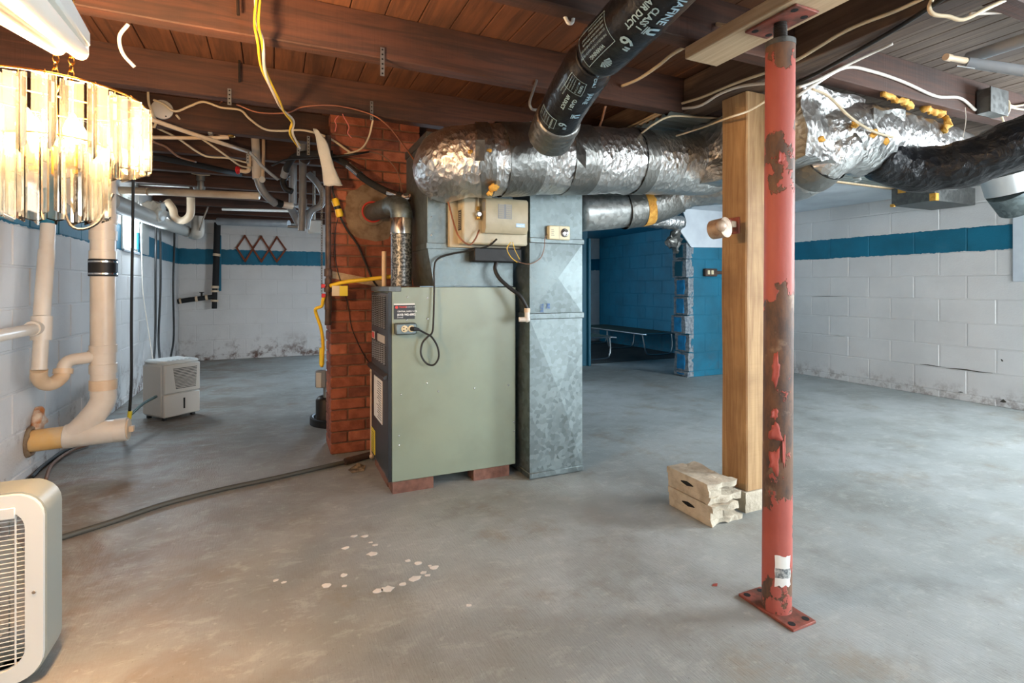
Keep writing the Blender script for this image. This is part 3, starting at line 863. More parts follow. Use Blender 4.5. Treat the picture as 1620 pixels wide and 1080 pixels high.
seg_band(lo_, lowp, idx_px(lowp, 1012), idx_px(lowp, 1024), .118, FOAM, 'yellow_tape', seed=7, amp=.005)
seg_band(lo_, lowp, idx_px(lowp, 1028), idx_px(lowp, 1072), .118, TAPE, seed=8)
seg_band(lo_, lowp, idx_px(lowp, 1283), idx_px(lowp, 1305), .118, TAPE, seed=10)

# foil-wrapped box and duct right of the post
rp = resample([V((2.26, 1.80, 1.695)), V((2.34, 1.62, 1.695)), V((2.62, 1.60, 1.70)), V((3.0, 1.62, 1.70)), V((3.45, 1.66, 1.70))], .02)
rf = thing('foil_box_duct', 'crumpled foil-wrapped box and duct tucked under the joist right of the red column', 'duct', (2.7, 1.6, 1.52))
m = grid_box(2.05, 2.42, 1.52, 2.40, 1.545, 1.868, 14); rag(m, .035, 6, 2.2); rag(m, .015, 16, 9)
obj('foil_box', m, FOIL, rf, ang=180)
obj('foil_wrap', MB().tube(rp, .160, 40, rad=wrink(4.4, .10, 8)), FOIL, rf, ang=180)
m = grid_box(2.40, 2.64, 1.455, 1.60, 1.66, 1.80, 8); rag(m, .03, 9, 5); obj('foil_fold', m, TAPE, rf, ang=180)
for px, py, d, s, sd_ in ((1352, 197, 2.28, .016, 1), (1380, 212, 2.32, .020, 2), (1425, 205, 2.42, .014, 3), (1400, 222, 2.36, .018, 4), (1300, 220, 2.25, .014, 9), (1430, 228, 2.44, .014, 10)):
    foam_blob(rf, at(px, py, d=d - .02), s, sd_ * 2.7)

for pts, r0, sd_ in (([(1396, 148), (1412, 156), (1428, 160), (1440, 168)], .012, 1), ([(1462, 172), (1474, 176), (1492, 181)], .015, 2), ([(1497, 186), (1499, 196), (1494, 207)], .012, 3)):
    m = MB().tube(smooth_path([at(x, y, Z=1.866 - .004 * (y - 180) * (y > 184)) for x, y in pts], 6), r0, 10); rag(m, .014, 40, sd_ * 3); rag(m, .008, 90, sd_)
    obj('spray_foam', m, FOAM, rf, ang=180)
# foil header over the opening to the far room
hp = resample([V((2.7, 4.38, 1.70)), V((3.2, 4.37, 1.70)), V((3.6, 4.37, 1.69)), V((3.98, 4.40, 1.69))], .03)
fh = one('foil_header', MB().tube(hp, .075, 28, rad=wrink(12, .12)), FOIL, 'foil-wrapped run along the head of the opening to the blue far room', 'duct', ang=180)
m = MB().sphere(at(1068, 378, Y=4.42), .085, 22, 14, (.8, .6, 1.5)); rag(m, .05, 14, 3); rag(m, .03, 30, 8)
one('crumpled_foil', m, TAPE, 'crumpled foil stuffed on top of the broken blue wall end', 'foil', ang=30)
# ================================================================ posts and column
px0, px1, py0, py1 = 1.912, 2.034, 1.70, 1.846
po = thing('wooden_post', 'rough-sawn square wooden post on a concrete foot, holding up the girder', 'post', ((px0 + px1) / 2, (py0 + py1) / 2, 0))
m = MB(); n = 26; vs = []; fs = []
for i in range(n + 1):
    z = .092 + (1.872 - .092) * i / n
    e = lambda s: .0045 * noise.noise(V((s * 3.3, z * 2.6, s)))
    c = .006
    x0, x1, y0, y1 = px0 + e(1), px1 + e(2), py0 + e(3), py1 + e(4)
    if abs(z - 1.42) < .08: x1 += .008 * cos((z - 1.42) / .08 * pi / 2)
    vs += [(x0 + c, y0, z), (x1 - c, y0, z), (x1, y0 + c, z), (x1, y1 - c, z), (x1 - c, y1, z), (x0 + c, y1, z), (x0, y1 - c, z), (x0, y0 + c, z)]
for i in range(n):
    for k in range(8): fs.append((8 * i + k, 8 * i + (k + 1) % 8, 8 * i + 8 + (k + 1) % 8, 8 * i + 8 + k))
fs += [tuple(range(8)), tuple(8 * n + k for k in range(8))]
obj('shaft', m.add(vs, fs), POSTM, po)
obj('concrete_foot', rag(grid_box(px0 - .012, px1 + .012, py0 - .006, py1 + .02, 0, .09, 5), .008, 22, 4, keep=lambda p: p.z < .001 or p.z > .089), CONC, po, ang=60)

co = thing('steel_column', 'round steel jack column with peeling red paint over brown rust, nearest to the camera', 'column', (1.42, 1.145, 0))
cb = V((1.418, 1.147, .008)); ct = V((1.434, 1.147, 1.757))
obj('pipe', MB().tube([cb + (ct - cb) * (i / 20) for i in range(21)], .0425, 28), PEEL, co)
obj('collar', MB().tube([ct + V((0, 0, -.012)), ct + V((0, 0, .004))], .0435, 28), GALVD, co)
obj('screw_shaft', MB().rod(ct, ct + V((0, 0, .062)), .0185, 18), STEELD, co)
m = MB()
for k in range(9): m.ring(ct + V((0, 0, .008 + k * .0055)), (0, 0, 1), .0185, .0016, 18, 4)
obj('thread', m, STEELD, co)
obj('top_plate', MB().box(1.386, 1.486, 1.055, 1.24, 1.8195, 1.828, .002), RUSTRED, co)
obj('base_plate', MB().box(1.369, 1.468, 1.052, 1.250, 0, .009, .0015), RUSTRED, co)
hm = MB().lathe((0, 0, 0), (0, 0, 1), [(.0105, 0), (.0105, .0006)], 18).mesh('bolt_hole', BLACKV)
for x, y in ((1.388, 1.072), (1.448, 1.072), (1.388, 1.232), (1.448, 1.232)): place('bolt_hole', hm, (x, y, .0091), co)
for x, y in ((1.404, 1.075), (1.466, 1.09), (1.404, 1.215), (1.466, 1.215)): place('bolt_hole', hm, (x, y, 1.8188), co)
# curled flakes of paint
def flake(px, py, w_, h_, tilt, seed):
    """ragged patch of paint following the pipe, one side edge lifted"""
    c = at(px, py, d=1.55); N = 22
    axp = V((cb.x + (ct.x - cb.x) * c.z / 1.76, 1.147, 0)); base = math.atan2(c.y - axp.y, c.x - axp.x)
    def pt(u, v, dr):
        th = base + u / .0425; lift = tilt * max(0, -u / w_) ** 2 * .010
        return (axp.x + (.0428 + dr + lift) * cos(th), axp.y + (.0428 + dr + lift) * sin(th), c.z + v)
    rim = []
    for i in range(N):
        a = 2 * pi * i / N; q = V((cos(a) * 1.6 + seed, sin(a) * 1.6, seed))
        r = .75 + .45 * noise.noise(q) + .28 * noise.noise(q * 3.3)
        e = (abs(cos(a)) ** 4 + abs(sin(a)) ** 4) ** -.25
        rim.append((cos(a) * w_ * r * e, sin(a) * h_ * r * e))
    vs = []; fs = []
    for dr in (.0006, 0.0):
        vs.append(pt(0, 0, dr)); 
        for k in (.5, 1.0): vs += [pt(u * k, v * k, dr) for u, v in rim]
    o = 1 + 2 * N
    for s0 in (0, o):
        for i in range(N):
            j = (i + 1) % N
            fs += [(s0, s0 + 1 + i, s0 + 1 + j), (s0 + 1 + i, s0 + 1 + N + i, s0 + 1 + N + j, s0 + 1 + j)]
    for i in range(N): j = (i + 1) % N; fs.append((1 + N + i, 1 + N + j, o + 1 + N + j, o + 1 + N + i))
    obj('paint_flake', MB().add(vs, fs), REDP, co, ang=180)
for f in ((1224, 690, .018, .030, 1.2, 1.2), (1221, 735, .016, .045, 1.2, 3.3), (1222, 590, .012, .06, .8, 5.1), (1240, 244, .012, .022, 1.6, 7.7), (1250, 720, .006, .06, .4, 11.1), (1219, 660, .010, .02, 1.5, 8.2)): flake(*f)
# torn label near the foot
def wrap_label(name, px, py, w_, h_, mat, rr, jag, parent, z_off=0):
    c = at(px, py, d=1.585); ax = V((cb.x + (ct.x - cb.x) * c.z / 1.76, 1.147, 0)); base = math.atan2(c.y - ax.y, c.x - ax.x)
    m = MB(); nu, nv = 8, 6; vs = []; fs = []
    for j in range(nv + 1):
        for i in range(nu + 1):
            u = (i / nu - .5) * w_; v = (j / nv - .5) * h_
            if i in (0, nu) or j in (0, nv):
                u *= 1 - jag * abs(noise.noise(V((i * .9, j * .9, 2)))); v *= 1 - jag * abs(noise.noise(V((i * .7, j * .7, 6))))
            th = base + u / .0425
            vs.append((ax.x + rr * cos(th), ax.y + rr * sin(th), c.z + v + z_off))
    for j in range(nv):
        for i in range(nu): q = j * (nu + 1) + i; fs.append((q, q + 1, q + nu + 2, q + nu + 1))
    m.add(vs, fs); return obj(name, m, mat, parent, ang=180)
lab = wrap_label('torn_label', 1240, 905, .050, .098, PAPER, .0434, .3, co)
lab['label'] = 'torn white paper label with a grey printed band'
wrap_label('label_band', 1240, 908, .046, .030, plain('grey_print_band', srgb(92, 98, 100), .6, c2=srgb(190, 190, 186), scale=120), .0438, .2, lab)
t5 = MB(); c5 = at(1240, 908, d=1.585); ax5 = V((1.4262, 1.147, 0)); b5 = math.atan2(c5.y - ax5.y, c5.x - ax5.x)
vs, fs = text_geo('6.0-', .018, .02, align='CENTER')
t5.add([(ax5.x + .0442 * cos(b5 + p.x / .0425), ax5.y + .0442 * sin(b5 + p.x / .0425), c5.z - .010 + p.y) for p in vs], fs)
obj('label_text', t5, PAPER, lab, smooth=False)

one('support_plank', MB().box(1.362, 1.517, -.6, 1.487, 1.829, 1.873, .003), NEWW, 'pale new pine plank laid flat on top of the red steel column', 'plank')

# broken concrete blocks by the post
SLOTM = BLACKV
for i, (z0, dx, dy, lab) in enumerate(((0, 0, 0, 'lower of two broken concrete blocks stacked beside the wooden post'), (.086, .004, .012, 'upper of two broken concrete blocks stacked beside the wooden post'))):
    x, y = 1.655 + dx, 1.655 + dy
    t = thing('broken_block', lab, 'concrete block', (x + .09, y + .13, z0), 'broken concrete blocks')
    kp = lambda p, z0=z0: p.x < x + .03
    top = [.150, .165][i]; bot = .185
    m = grid_box(x + .002, x + .07, y + .002, y + .255, z0 + .027, z0 + .060, 3)
    a = grid_box(x, x + top, y, y + .26, z0 + .057, z0 + .0845, 9); b = grid_box(x, x + bot, y, y + .25, z0 + .001, z0 + .030, 9)
    rag(a, .016, 22, i * 7, keep=lambda p: p.x < x + .07 and p.y > y + .02); rag(b, .016, 22, i * 7 + 3, keep=lambda p: p.x < x + .08 and p.y > y + .02)
    a.xf(lambda p: V((p.x, p.y, min(p.z, z0 + .0848)))); b.xf(lambda p: V((p.x, p.y, max(p.z, z0 + .0008))))
    m.add(a.v, a.f); m.add(b.v, b.f)
    w2 = grid_box(x + .05, x + .17, y + .19, y + .252, z0 + .026, z0 + .060, 4); rag(w2, .006, 30, i); m.add(w2.v, w2.f)
    obj('body', m, CONC, t, ang=50)
    pts = [(x - .0008, y + .13 + .04 * cos(q), z0 + .048 + .010 * sin(q) * (1 - .5 * abs(cos(q)))) for q in [2 * pi * k / 12 for k in range(12)]]
    obj('slot', MB().prism(pts, (.0006, 0, 0)), SLOTM, t)

# ================================================================ left wall drain pipes
CU = PVC
st = thing('drain_stack', 'large cream vertical drain stack with a black rubber coupling and wye at the floor', 'pipe', (-.853, 3.543, .13))
SX, SY = -.853, 3.543
sz = lambda py: at(163, py, Y=SY).z
obj('stack_pipe', MB().tube([V((SX, SY, sz(622))), V((SX, SY, 1.87))], .058, 26), PVC, st)
for a, b in ((338, 354), (365, 380), (397, 410), (545, 558), (575, 590), (600, 616)):
    obj('coupling', MB().lathe((SX, SY, sz(b)), (0, 0, 1), [(.060, 0), (.0635, .001), (.0635, sz(a) - sz(b) - .001), (.060, sz(a) - sz(b))], 26), PVC if a < 600 else CREAM, st)
rb = obj('rubber_coupling', MB().lathe((SX, SY, sz(437)), (0, 0, 1), [(.063, 0), (.066, .002), (.066, sz(410) - sz(437) - .002), (.063, sz(410) - sz(437))], 26), BLKR, st)
for py in (414, 433): obj('hose_clamp', MB().lathe((SX, SY, sz(py) - .005), (0, 0, 1), [(.0665, 0), (.0675, .001), (.0675, .009), (.0665, .010)], 26), CHROME, rb)
zp = .205
obj('sweep', MB().tube(smooth_path([V((SX, SY, sz(618))), V((SX, SY, sz(632))), V((SX - .03, SY, sz(650))), V((SX - .10, SY, zp + .03)), V((SX - .14, SY, zp))], 6), .060, 24), PVC, st)
obj('stained_inlet', MB().rod((XL - .02, SY, zp - .012), (XL + .16, SY, zp - .004), .057, 26), PVCO, st)
obj('wye', MB().tube([V((XL + .15, SY, zp - .004)), V((XL + .155, SY, zp - .004)), V((XL + .20, SY, zp - .002)), V((-.80, SY, zp + .004)), V((-.795, SY, zp + .004))], [.060, .064, .062, .062, .060], 26), PVC, st)
obj('cleanout_hub', MB().rod((-.80, SY, zp + .004), (-.742, SY, zp + .007), .064, 26), PVC, st)
cp_ = obj('cleanout_cap', MB().rod((-.745, SY, zp + .007), (-.735, SY, zp + .007), .056, 26), CREAM, st)
obj('square_key', MB().box(-.736, -.712, SY - .016, SY + .016, zp - .009, zp + .023, .003), CREAM, cp_)
m = MB().sphere(at(60, 668, X=XL + .015), .06, 16, 10, (.45, 1, 1.2)); rag(m, .03, 22, 5)
obj('wall_foam', m, plain('stained_foam', srgb(228, 210, 190), .85, c2=srgb(196, 120, 62), scale=18, bump=.6), st, ang=180)
m = MB().ring((XL + .008, SY, zp - .012), (1, 0, 0), .066, .012, 22, 6); rag(m, .012, 22, 2)
obj('mortar_ring', m, PARGE, st, ang=180)
# P-trap branch
tr = thing('trap_branch', 'cream P-trap drain line leaning along the left wall with a teal painted top', 'pipe', (-1.03, 3.32, .55))
tp = lambda px, py, X=-1.05: at(px, py, X=X)
obj('upper_riser', MB().tube([tp(79, 260), tp(76, 354)], .031, 20), TEALP, tr)
obj('riser', MB().tube([tp(76, 354), tp(74, 398), tp(66, 520), tp(62, 585)], .031, 20), PVC, tr)
q = tp(74, 398); q2 = tp(73, 410)
obj('coupling', MB().tube([tp(74, 396), tp(66, 500)], .0345, 20), PVC, tr)
obj('tee', MB().tube([tp(66.5, 500), tp(65, 538)], .042, 20), PVC, tr)
c = tp(66, 518)
obj('side_inlet', MB().tube([c, c + V((-.02, -.12, -.004)), c + V((-.03, -.75, -.012))], .027, 18), PVC, tr)
obj('inlet_hub', MB().tube([c + V((-.012, -.03, 0)), c + V((-.014, -.075, 0))], .036, 18), PVC, tr)
tpth = [tp(62, 585), at(62, 597, d=2.59), at(70, 606, d=2.62), at(84, 606, d=2.66), at(96, 597, d=2.70), at(100, 588, d=2.715)]
obj('u_bend', MB().tube(smooth_path(tpth, 6), .034, 20), CREAM, tr)
obj('union_nut', MB().tube([at(99.5, 591, d=2.712), at(100.5, 583, d=2.717)], .042, 20), CREAM, tr)
obj('trap_arm', MB().tube(smooth_path([at(100, 586, d=2.716), at(104, 575, d=2.73), at(114, 569, d=2.76), at(134, 566, d=2.81), at(152, 563, d=2.86)], 6), .031, 20), PVC, tr)
obj('arm_hub', MB().tube([at(143, 565, d=2.835), at(152, 563, d=2.86)], .040, 20), PVC, tr)
one('grey_conduit', MB().rod(at(5, 240, X=-1.12), at(5, 345, X=-1.12), .022, 14), TEALP, 'short teal painted conduit on the left wall at the photo edge', 'conduit')

# dehumidifier
B0 = V((-.749, 4.605, 0)); u = V((.766, .643, 0)); v = V((-.643, .766, 0)); zz = V((0, 0, 1))
dh = thing('dehumidifier', 'beige-grey dehumidifier with a slatted front grille standing near the back left wall', 'dehumidifier', B0 + u * .14 + v * .13)
def dbox(a, b, c, d, e, f, ch=.0): return MB().obox(B0 + u * a + v * c + zz * e, u * (b - a), v * (d - c), zz * (f - e), ch)
obj('body', dbox(0, .285, .012, .27, .022, .425, .02), GREYW, dh)
obj('top_panel', dbox(.008, .277, .0, .262, .415, .446, .013), WHITEP, dh)
fp = obj('front_panel', dbox(.004, .281, -.006, .03, .20, .42, .008), GREYW, dh)
bk = obj('bucket', dbox(.004, .281, -.004, .03, .026, .196, .008), GREYW, dh)
for k in range(14):
    z = .232 + k * .0115; ins = .03 + (13 - k) * .002
    obj('grille_slat', dbox(.045 + ins * .8, .265 - ins * .4, -.0085, -.0055, z, z + .0045), BLACKV, fp)
obj('window_slot', dbox(.148, .160, -.0065, -.0035, .075, .155), BLACKV, bk)
for k in range(6): obj('button', dbox(.055 + k * .032, .070 + k * .032, .03, .042, .4455, .4475, .0008), GREYC, dh)
for a in (.02, .235):
    for c in (.03, .22): obj('foot', dbox(a, a + .03, c, c + .025, 0, .024, .003), BLKR, dh)
# box fan
fx1, fx0, fy0, fy1, fh_ = -.531, -1.045, 1.711, 1.824, .485
fn = thing('box_fan', 'white square box fan with a wire grille standing in the near left corner', 'fan', ((fx0 + fx1) / 2, (fy0 + fy1) / 2, 0))
def rrect(x0, x1, z0, z1, r, n=6):
    pts = []
    for cx, cz, a0 in ((x1 - r, z0 + r, -pi / 2), (x1 - r, z1 - r, 0), (x0 + r, z1 - r, pi / 2), (x0 + r, z0 + r, pi)):
        for k in range(n + 1): a = a0 + pi / 2 * k / n; pts.append((cx + r * cos(a), cz + r * sin(a)))
    return pts
def ringframe(o, i, y0, y1):
    n = len(o); vs = []; fs = []
    for pts, y in ((o, y0), (i, y0), (i, y1), (o, y1)): vs += [(p[0], y, p[1]) for p in pts]
    for L in range(4):
        for k in range(n): fs.append((L * n + k, L * n + (k + 1) % n, ((L + 1) % 4) * n + (k + 1) % n, ((L + 1) % 4) * n + k))
    return MB().add(vs, fs)
ro = rrect(fx0, fx1, .006, fh_, .065); ri = rrect(fx0 + .006, fx1 - .006, .012, fh_ - .006, .06)
obj('housing', ringframe(ro, ri, fy0 + .008, fy1), FANSIDE, fn)
ri2 = rrect(fx0 + .04, fx1 - .04, .044, fh_ - .04, .05)
obj('front_frame', ringframe(rrect(fx0 + .004, fx1 - .004, .010, fh_ - .004, .062), ri2, fy0 - .004, fy0 + .010), WHITEP, fn)
obj('back_frame', ringframe(rrect(fx0 + .004, fx1 - .004, .010, fh_ - .004, .062), ri2, fy1 - .008, fy1 + .002), WHITEP, fn)
for yy, nm in ((fy0 + .003, 'front_grille_wire'), (fy1 - .004, 'back_grille_wire')):
    zz_ = .058
    while zz_ < fh_ - .05:
        obj(nm, MB().rod((fx0 + .035, yy, zz_), (fx1 - .035, yy, zz_), .0013, 5), WHITEP, fn); zz_ += .0115 if yy < 1.75 else .026
    for k in range(9):
        x = fx0 + .06 + k * (fx1 - fx0 - .12) / 8
        obj(nm, MB().rod((x, yy - .001, .045), (x, yy - .001, fh_ - .04), .0022, 6), WHITEP, fn)
fc = V(((fx0 + fx1) / 2, (fy0 + fy1) / 2, fh_ / 2))
obj('hub', MB().lathe(fc + V((0, .03, 0)), (0, -1, 0), [(.045, 0), (.05, .01), (.05, .04), (.03, .05)], 20), GREYW, fn)
for k in range(5):
    a0 = 2 * pi * k / 5 + .25; m = MB(); vs = []; fs = []
    for i in range(7):
        r = .04 + .165 * i / 6
        for j in range(5):
            a = a0 + (-.42 + .84 * j / 4) * (1 - .2 * i / 6); t = (-.42 + .84 * j / 4)
            vs.append((fc.x + r * cos(a), fc.y + .02 * t * 1.5, fc.z + r * sin(a)))
    nn = len(vs); vs += [(x, y + .003, z) for x, y, z in vs]
    for i in range(6):
        for j in range(4): q = i * 5 + j; fs += [(q, q + 1, q + 6, q + 5), (nn + q, nn + q + 5, nn + q + 6, nn + q + 1)]
    obj('blade', m.add(vs, fs), GREYW, fn, fixn=False)
obj('badge', MB().box(fx1 - .125, fx1 - .058, fy0 - .008, fy0 - .003, fh_ - .062, fh_ - .034, .002), WHITEP, fn)
for x, z in ((fx1 - .022, .23), (fx1 - .10, fh_ - .02)): obj('screw', MB().lathe((x, fy0 - .004, z), (0, -1, 0), [(.005, 0), (.004, .002)], 10), CHROME, fn)
for x in (fx0 + .07, fx1 - .12): obj('foot', MB().box(x, x + .05, fy0 + .005, fy1 - .005, 0, .012, .003), GREYC, fn)

# ================================================================ chandelier
chc = at(86, 300, d=1.19); chc.z = 0; ZT = 1.425
chd = thing('chandelier', 'lit two-tier chandelier hung with clear acrylic prisms over the near left corner', 'chandelier', chc + V((0, 0, 1.15)))
def star(r):
    pts = []
    for k in range(3):
        a = 2 * pi * k / 3
        pts += [(r * cos(a - .10), r * sin(a - .10)), (r * cos(a + .10), r * sin(a + .10)), (r * .22 * cos(a + pi / 3), r * .22 * sin(a + pi / 3))]
    return pts
def prism_mesh(L, r, cut):
    pts = star(r); n = len(pts)
    vs = [(x, y, 0) for x, y in pts] + [(x, y, -L - cut * (.5 + x / r * .5)) for x, y in pts]
    fs = [tuple(range(n)), tuple(range(n, 2 * n))] + [(i, (i + 1) % n, (i + 1) % n + n, i + n) for i in range(n)]
    return MB().add(vs, fs).mesh('prism', ACRYL, smooth=False)
hook_me = MB().tube([V((0, 0, -.006)), V((.003, 0, .003)), V((0, 0, .010)), V((-.004, 0, .006))], .0009, 5).mesh('hook', GOLD)
for Rr, n, L, zt, r in ((.170, 26, .135, ZT, .0215), (.092, 15, .150, ZT - .105, .020)):
    me = prism_mesh(L, r, .022)
    for k in range(n):
        a = 2 * pi * (k + .35) / n
        o = place('prism', me, chc + V((Rr * cos(a), Rr * sin(a), zt + (-.004 if k % 2 else 0))), chd, (0, 0, a + (pi if k % 2 == 0 else pi * .97)))
        h = bpy.data.objects.new('hook', hook_me); COL.objects.link(h); h.parent = o
    fr = MB().ring(chc + V((0, 0, zt + .006)), (0, 0, 1), Rr, .0025, 40, 6)
    obj('frame_ring', fr, GOLD, chd)
m = MB()
for k in range(4):
    a = pi / 2 * k + .4; m.rod(chc + V((0, 0, ZT + .008)), chc + V((.17 * cos(a), .17 * sin(a), ZT + .006)), .0025, 6)
m.rod(chc + V((0, 0, ZT - .17)), chc + V((0, 0, ZT + .04)), .006, 10)
obj('arm_frame', m, GOLD, chd)
for k in range(4):
    a = pi / 2 * k + .9; p = chc + V((.055 * cos(a), .055 * sin(a), ZT - .10))
    obj('lamp_holder', MB().lathe(p + V((0, 0, -.06)), (0, 0, 1), [(.012, 0), (.014, .005), (.014, .05), (.011, .055)], 14), GOLD, chd)
    obj('bulb', MB().lathe(p, (0, 0, 1), [(.008, -.008), (.0165, .012), (.018, .026), (.012, .045), (.003, .062)], 14), BULB, chd)
    l = bpy.data.lights.new('bulb_light', 'POINT'); l.energy = 34.0; l.color = (1.0, .60, .30); l.shadow_soft_size = .034
    lo2 = bpy.data.objects.new('bulb_light', l); COL.objects.link(lo2); lo2.parent = chd; lo2.location = p + V((0, 0, .03)) - wpos(chd)
def chain(m, a, b, R=.010, r=.0016):
    a, b = V(a), V(b); L = (b - a).length; n = max(2, int(L / (R * 1.55))); d = (b - a) / n; ax = d.normalized(); u = ax.orthogonal().normalized(); w_ = ax.cross(u)
    for i in range(n + 1):
        c = a + d * i; nrm = u if i % 2 else w_; t = MB(); N = 10; s = ax; q = nrm.cross(s)
        vs = []; fs = []
        for k in range(N):
            g = 2 * pi * k / N; e = s * cos(g) * R + q * sin(g) * R * .62; en = e.normalized()
            for j in range(4):
                h = pi / 2 * j; vs.append(c + e + en * r * cos(h) + nrm * r * sin(h))
        for k in range(N):
            for j in range(4): fs.append((k * 4 + j, k * 4 + (j + 1) % 4, ((k + 1) % N) * 4 + (j + 1) % 4, ((k + 1) % N) * 4 + j))
        m.add(vs, fs)
    return m
for dx in (.0, .03):
    obj('chain', chain(MB(), chc + V((dx, 0, ZT + .03)), chc + V((dx * .6 + .012, .02, 1.87))), GOLD, chd)
obj('cord', MB().tube(smooth_path([chc + V((0, .03, ZT - .17)), chc + V((.02, .03, ZT - .28)), chc + V((.07, .03, ZT - .275)), chc + V((.10, .04, ZT - .20))], 6), .003, 8), BLKR, chd)

# fluorescent strip light
fe = at(108, 72, d=1.10); ax = V((-.203, .9366, .2848)).normalized()
sd2 = ax.cross(V((0, 0, 1))).normalized(); up2 = sd2.cross(ax).normalized()
fl = thing('strip_light', 'two-tube fluorescent strip light hung at a slant above the chandelier', 'light fixture', fe - ax * .4)
Lf = 1.0
obj('housing', MB().obox(fe + sd2 * -.036 + up2 * .006, -ax * Lf, sd2 * .072, up2 * .03, .003), WHITEP, fl)
obj('end_cap', MB().obox(fe + sd2 * -.034 - up2 * .014, -ax * .018, sd2 * .068, up2 * .04, .004), WHITEP, fl)
for s in (-.0185, .0185):
    obj('tube', MB().tube([fe - ax * .012 + sd2 * s - up2 * .009, fe - ax * (Lf - .02) + sd2 * s - up2 * .009], .0155, 16), TUBEG, fl)
for k in (.12, .85):
    obj('chain', chain(MB(), fe - ax * k + up2 * .036, V(((fe - ax * k).x, (fe - ax * k).y, 1.87 if k > .5 else ZC - .01)), .012, .002), GOLD, fl)
# ================================================================ flue, humidifier, thermostat
fl_ = thing('flue_pipe', 'silver metal flue pipe elbowing from the furnace top into the chimney', 'pipe', (.618, 2.80, 1.004))
fx, fy = .618, 2.80; zb = 1.435
SPK = plain('speckled_flue', srgb(150, 150, 146), .42, .6, c2=srgb(70, 72, 72), scale=90, lo=.42, hi=.56)
obj('vertical_pipe', MB().rod((fx, fy, 1.004), (fx, fy, 1.285), .055, 26), SPK, fl_)
obj('collar_band', MB().lathe((fx, fy, 1.28), (0, 0, 1), [(.055, 0), (.058, .003), (.058, .085), (.055, .09)], 26), CHROME, fl_)
obj('elbow', MB().tube(smooth_path([V((fx, fy, 1.36)), V((fx, fy, 1.395)), V((fx - .004, fy + .02, zb - .008)), V((fx - .014, fy + .06, zb + .008)), V((fx - .03, fy + .12, zb + .012))], 6), .057, 26), GALV, fl_)
obj('horizontal_pipe', MB().tube([V((fx - .028, fy + .11, zb + .012)), V((FLUE_C.x + .004, 3.30, FLUE_C.z))], .052, 26), GALV, fl_)

hu = thing('humidifier', 'beige box humidifier with a vent grille mounted on the front of the plenum', 'humidifier', (1.03, 2.49, 1.2))
hx0, hx1, hy0, hy1, hz0, hz1 = .812, 1.198, 2.418, 2.562, 1.213, 1.445
obj('back_plate', MB().box(hx0 - .012, hx1, hy1 - .03, hy1, hz0 - .012, hz1 - .006, .003), BEIGE, hu)
bx_ = obj('body', MB().box(hx0 + .03, hx1, hy0 + .03, hy1 - .028, hz0, hz1, .008), BEIGE, hu)
cv = obj('front_cover', quad_ring(MB(), [(hx0 + .128, hx1 - .03, hy0 - .015, hy0 + .031, hz0 + .055), (hx0 + .128, hx1 - .03, hy0 - .03, hy0 + .031, hz0 + .075), (hx0 + .128, hx1 - .03, hy0 - .03, hy0 + .031, hz1 - .018), (hx0 + .13, hx1 - .032, hy0 - .02, hy0 + .031, hz1 - .006)]), BEIGE, hu)
gx0, gx1, gz0, gz1 = hx0 + .192, hx0 + .266, hz0 + .125, hz0 + .197
obj('grille_panel', MB().box(gx0, gx1, hy0 - .0312, hy0 - .0300, gz0, gz1), GREYC, cv)
for k in range(15):
    z = gz0 + .003 + k * .0047
    for a, b in ((gx0, (gx0 + gx1) / 2 - .003), ((gx0 + gx1) / 2 + .003, gx1)):
        obj('grille_slat', MB().box(a + .002, b - .002, hy0 - .0325, hy0 - .0311, z, z + .002), BEIGE, cv)
nb = obj('name_badge', MB().box(hx1 - .098, hx1 - .048, hy0 - .032, hy0 - .0302, hz0 + .086, hz0 + .106, .0006), plain('blue_grey_badge', srgb(120, 136, 146), .3, .5), cv)
t6 = MB(); flat_text(t6, 'Honeywell', .0095, (hx1 - .0955, hy0 - .0324, hz0 + .0925), (1, 0, 0), (0, 0, 1), .02); obj('badge_text', t6, WHITEL, nb, smooth=False)
ds = obj('data_sticker', MB().box(hx0 + .0288, hx0 + .0298, hy0 + .055, hy0 + .10, hz0 + .07, hz0 + .17), BLACKL, hu)
t7 = MB()
for k in range(9): t7.box(hx0 + .0282, hx0 + .0287, hy0 + .06, hy0 + .094, hz0 + .08 + k * .0095, hz0 + .0825 + k * .0095)
obj('sticker_print', t7, GREYW, ds)
obj('side_vent', MB().box(hx0 + .1272, hx0 + .1282, hy0 - .02, hy0 + .02, hz1 - .07, hz1 - .025), GREYC, hu)
dt = obj('drain_tray', MB().box(hx0 + .10, hx1 - .02, hy0 + .06, hy1 - .005, hz0 - .085, hz0 - .013, .006), BLKR, hu)
vx = hx0 + .105; vy = hy0 + .015
sv = obj('solenoid_valve', MB().lathe((vx, vy, hz0 + .12), (0, 0, 1), [(.008, 0), (.011, .006), (.011, .014), (.006, .02)], 12), GOLD, hu)
obj('valve_body', MB().lathe((vx, vy + .012, hz0 + .145), (0, -1, 0), [(.014, 0), (.014, .025), (.010, .03)], 16), CHROME, hu)
obj('feed_tube', MB().rod((vx, vy, hz0 + .155), (vx, vy, hz1 + .03), .0045, 8), BEIGE, hu)
obj('brass_nut', MB().lathe((vx, vy, hz0 + .165), (0, 0, 1), [(.008, 0), (.008, .018), (.005, .02)], 6), GOLD, hu)

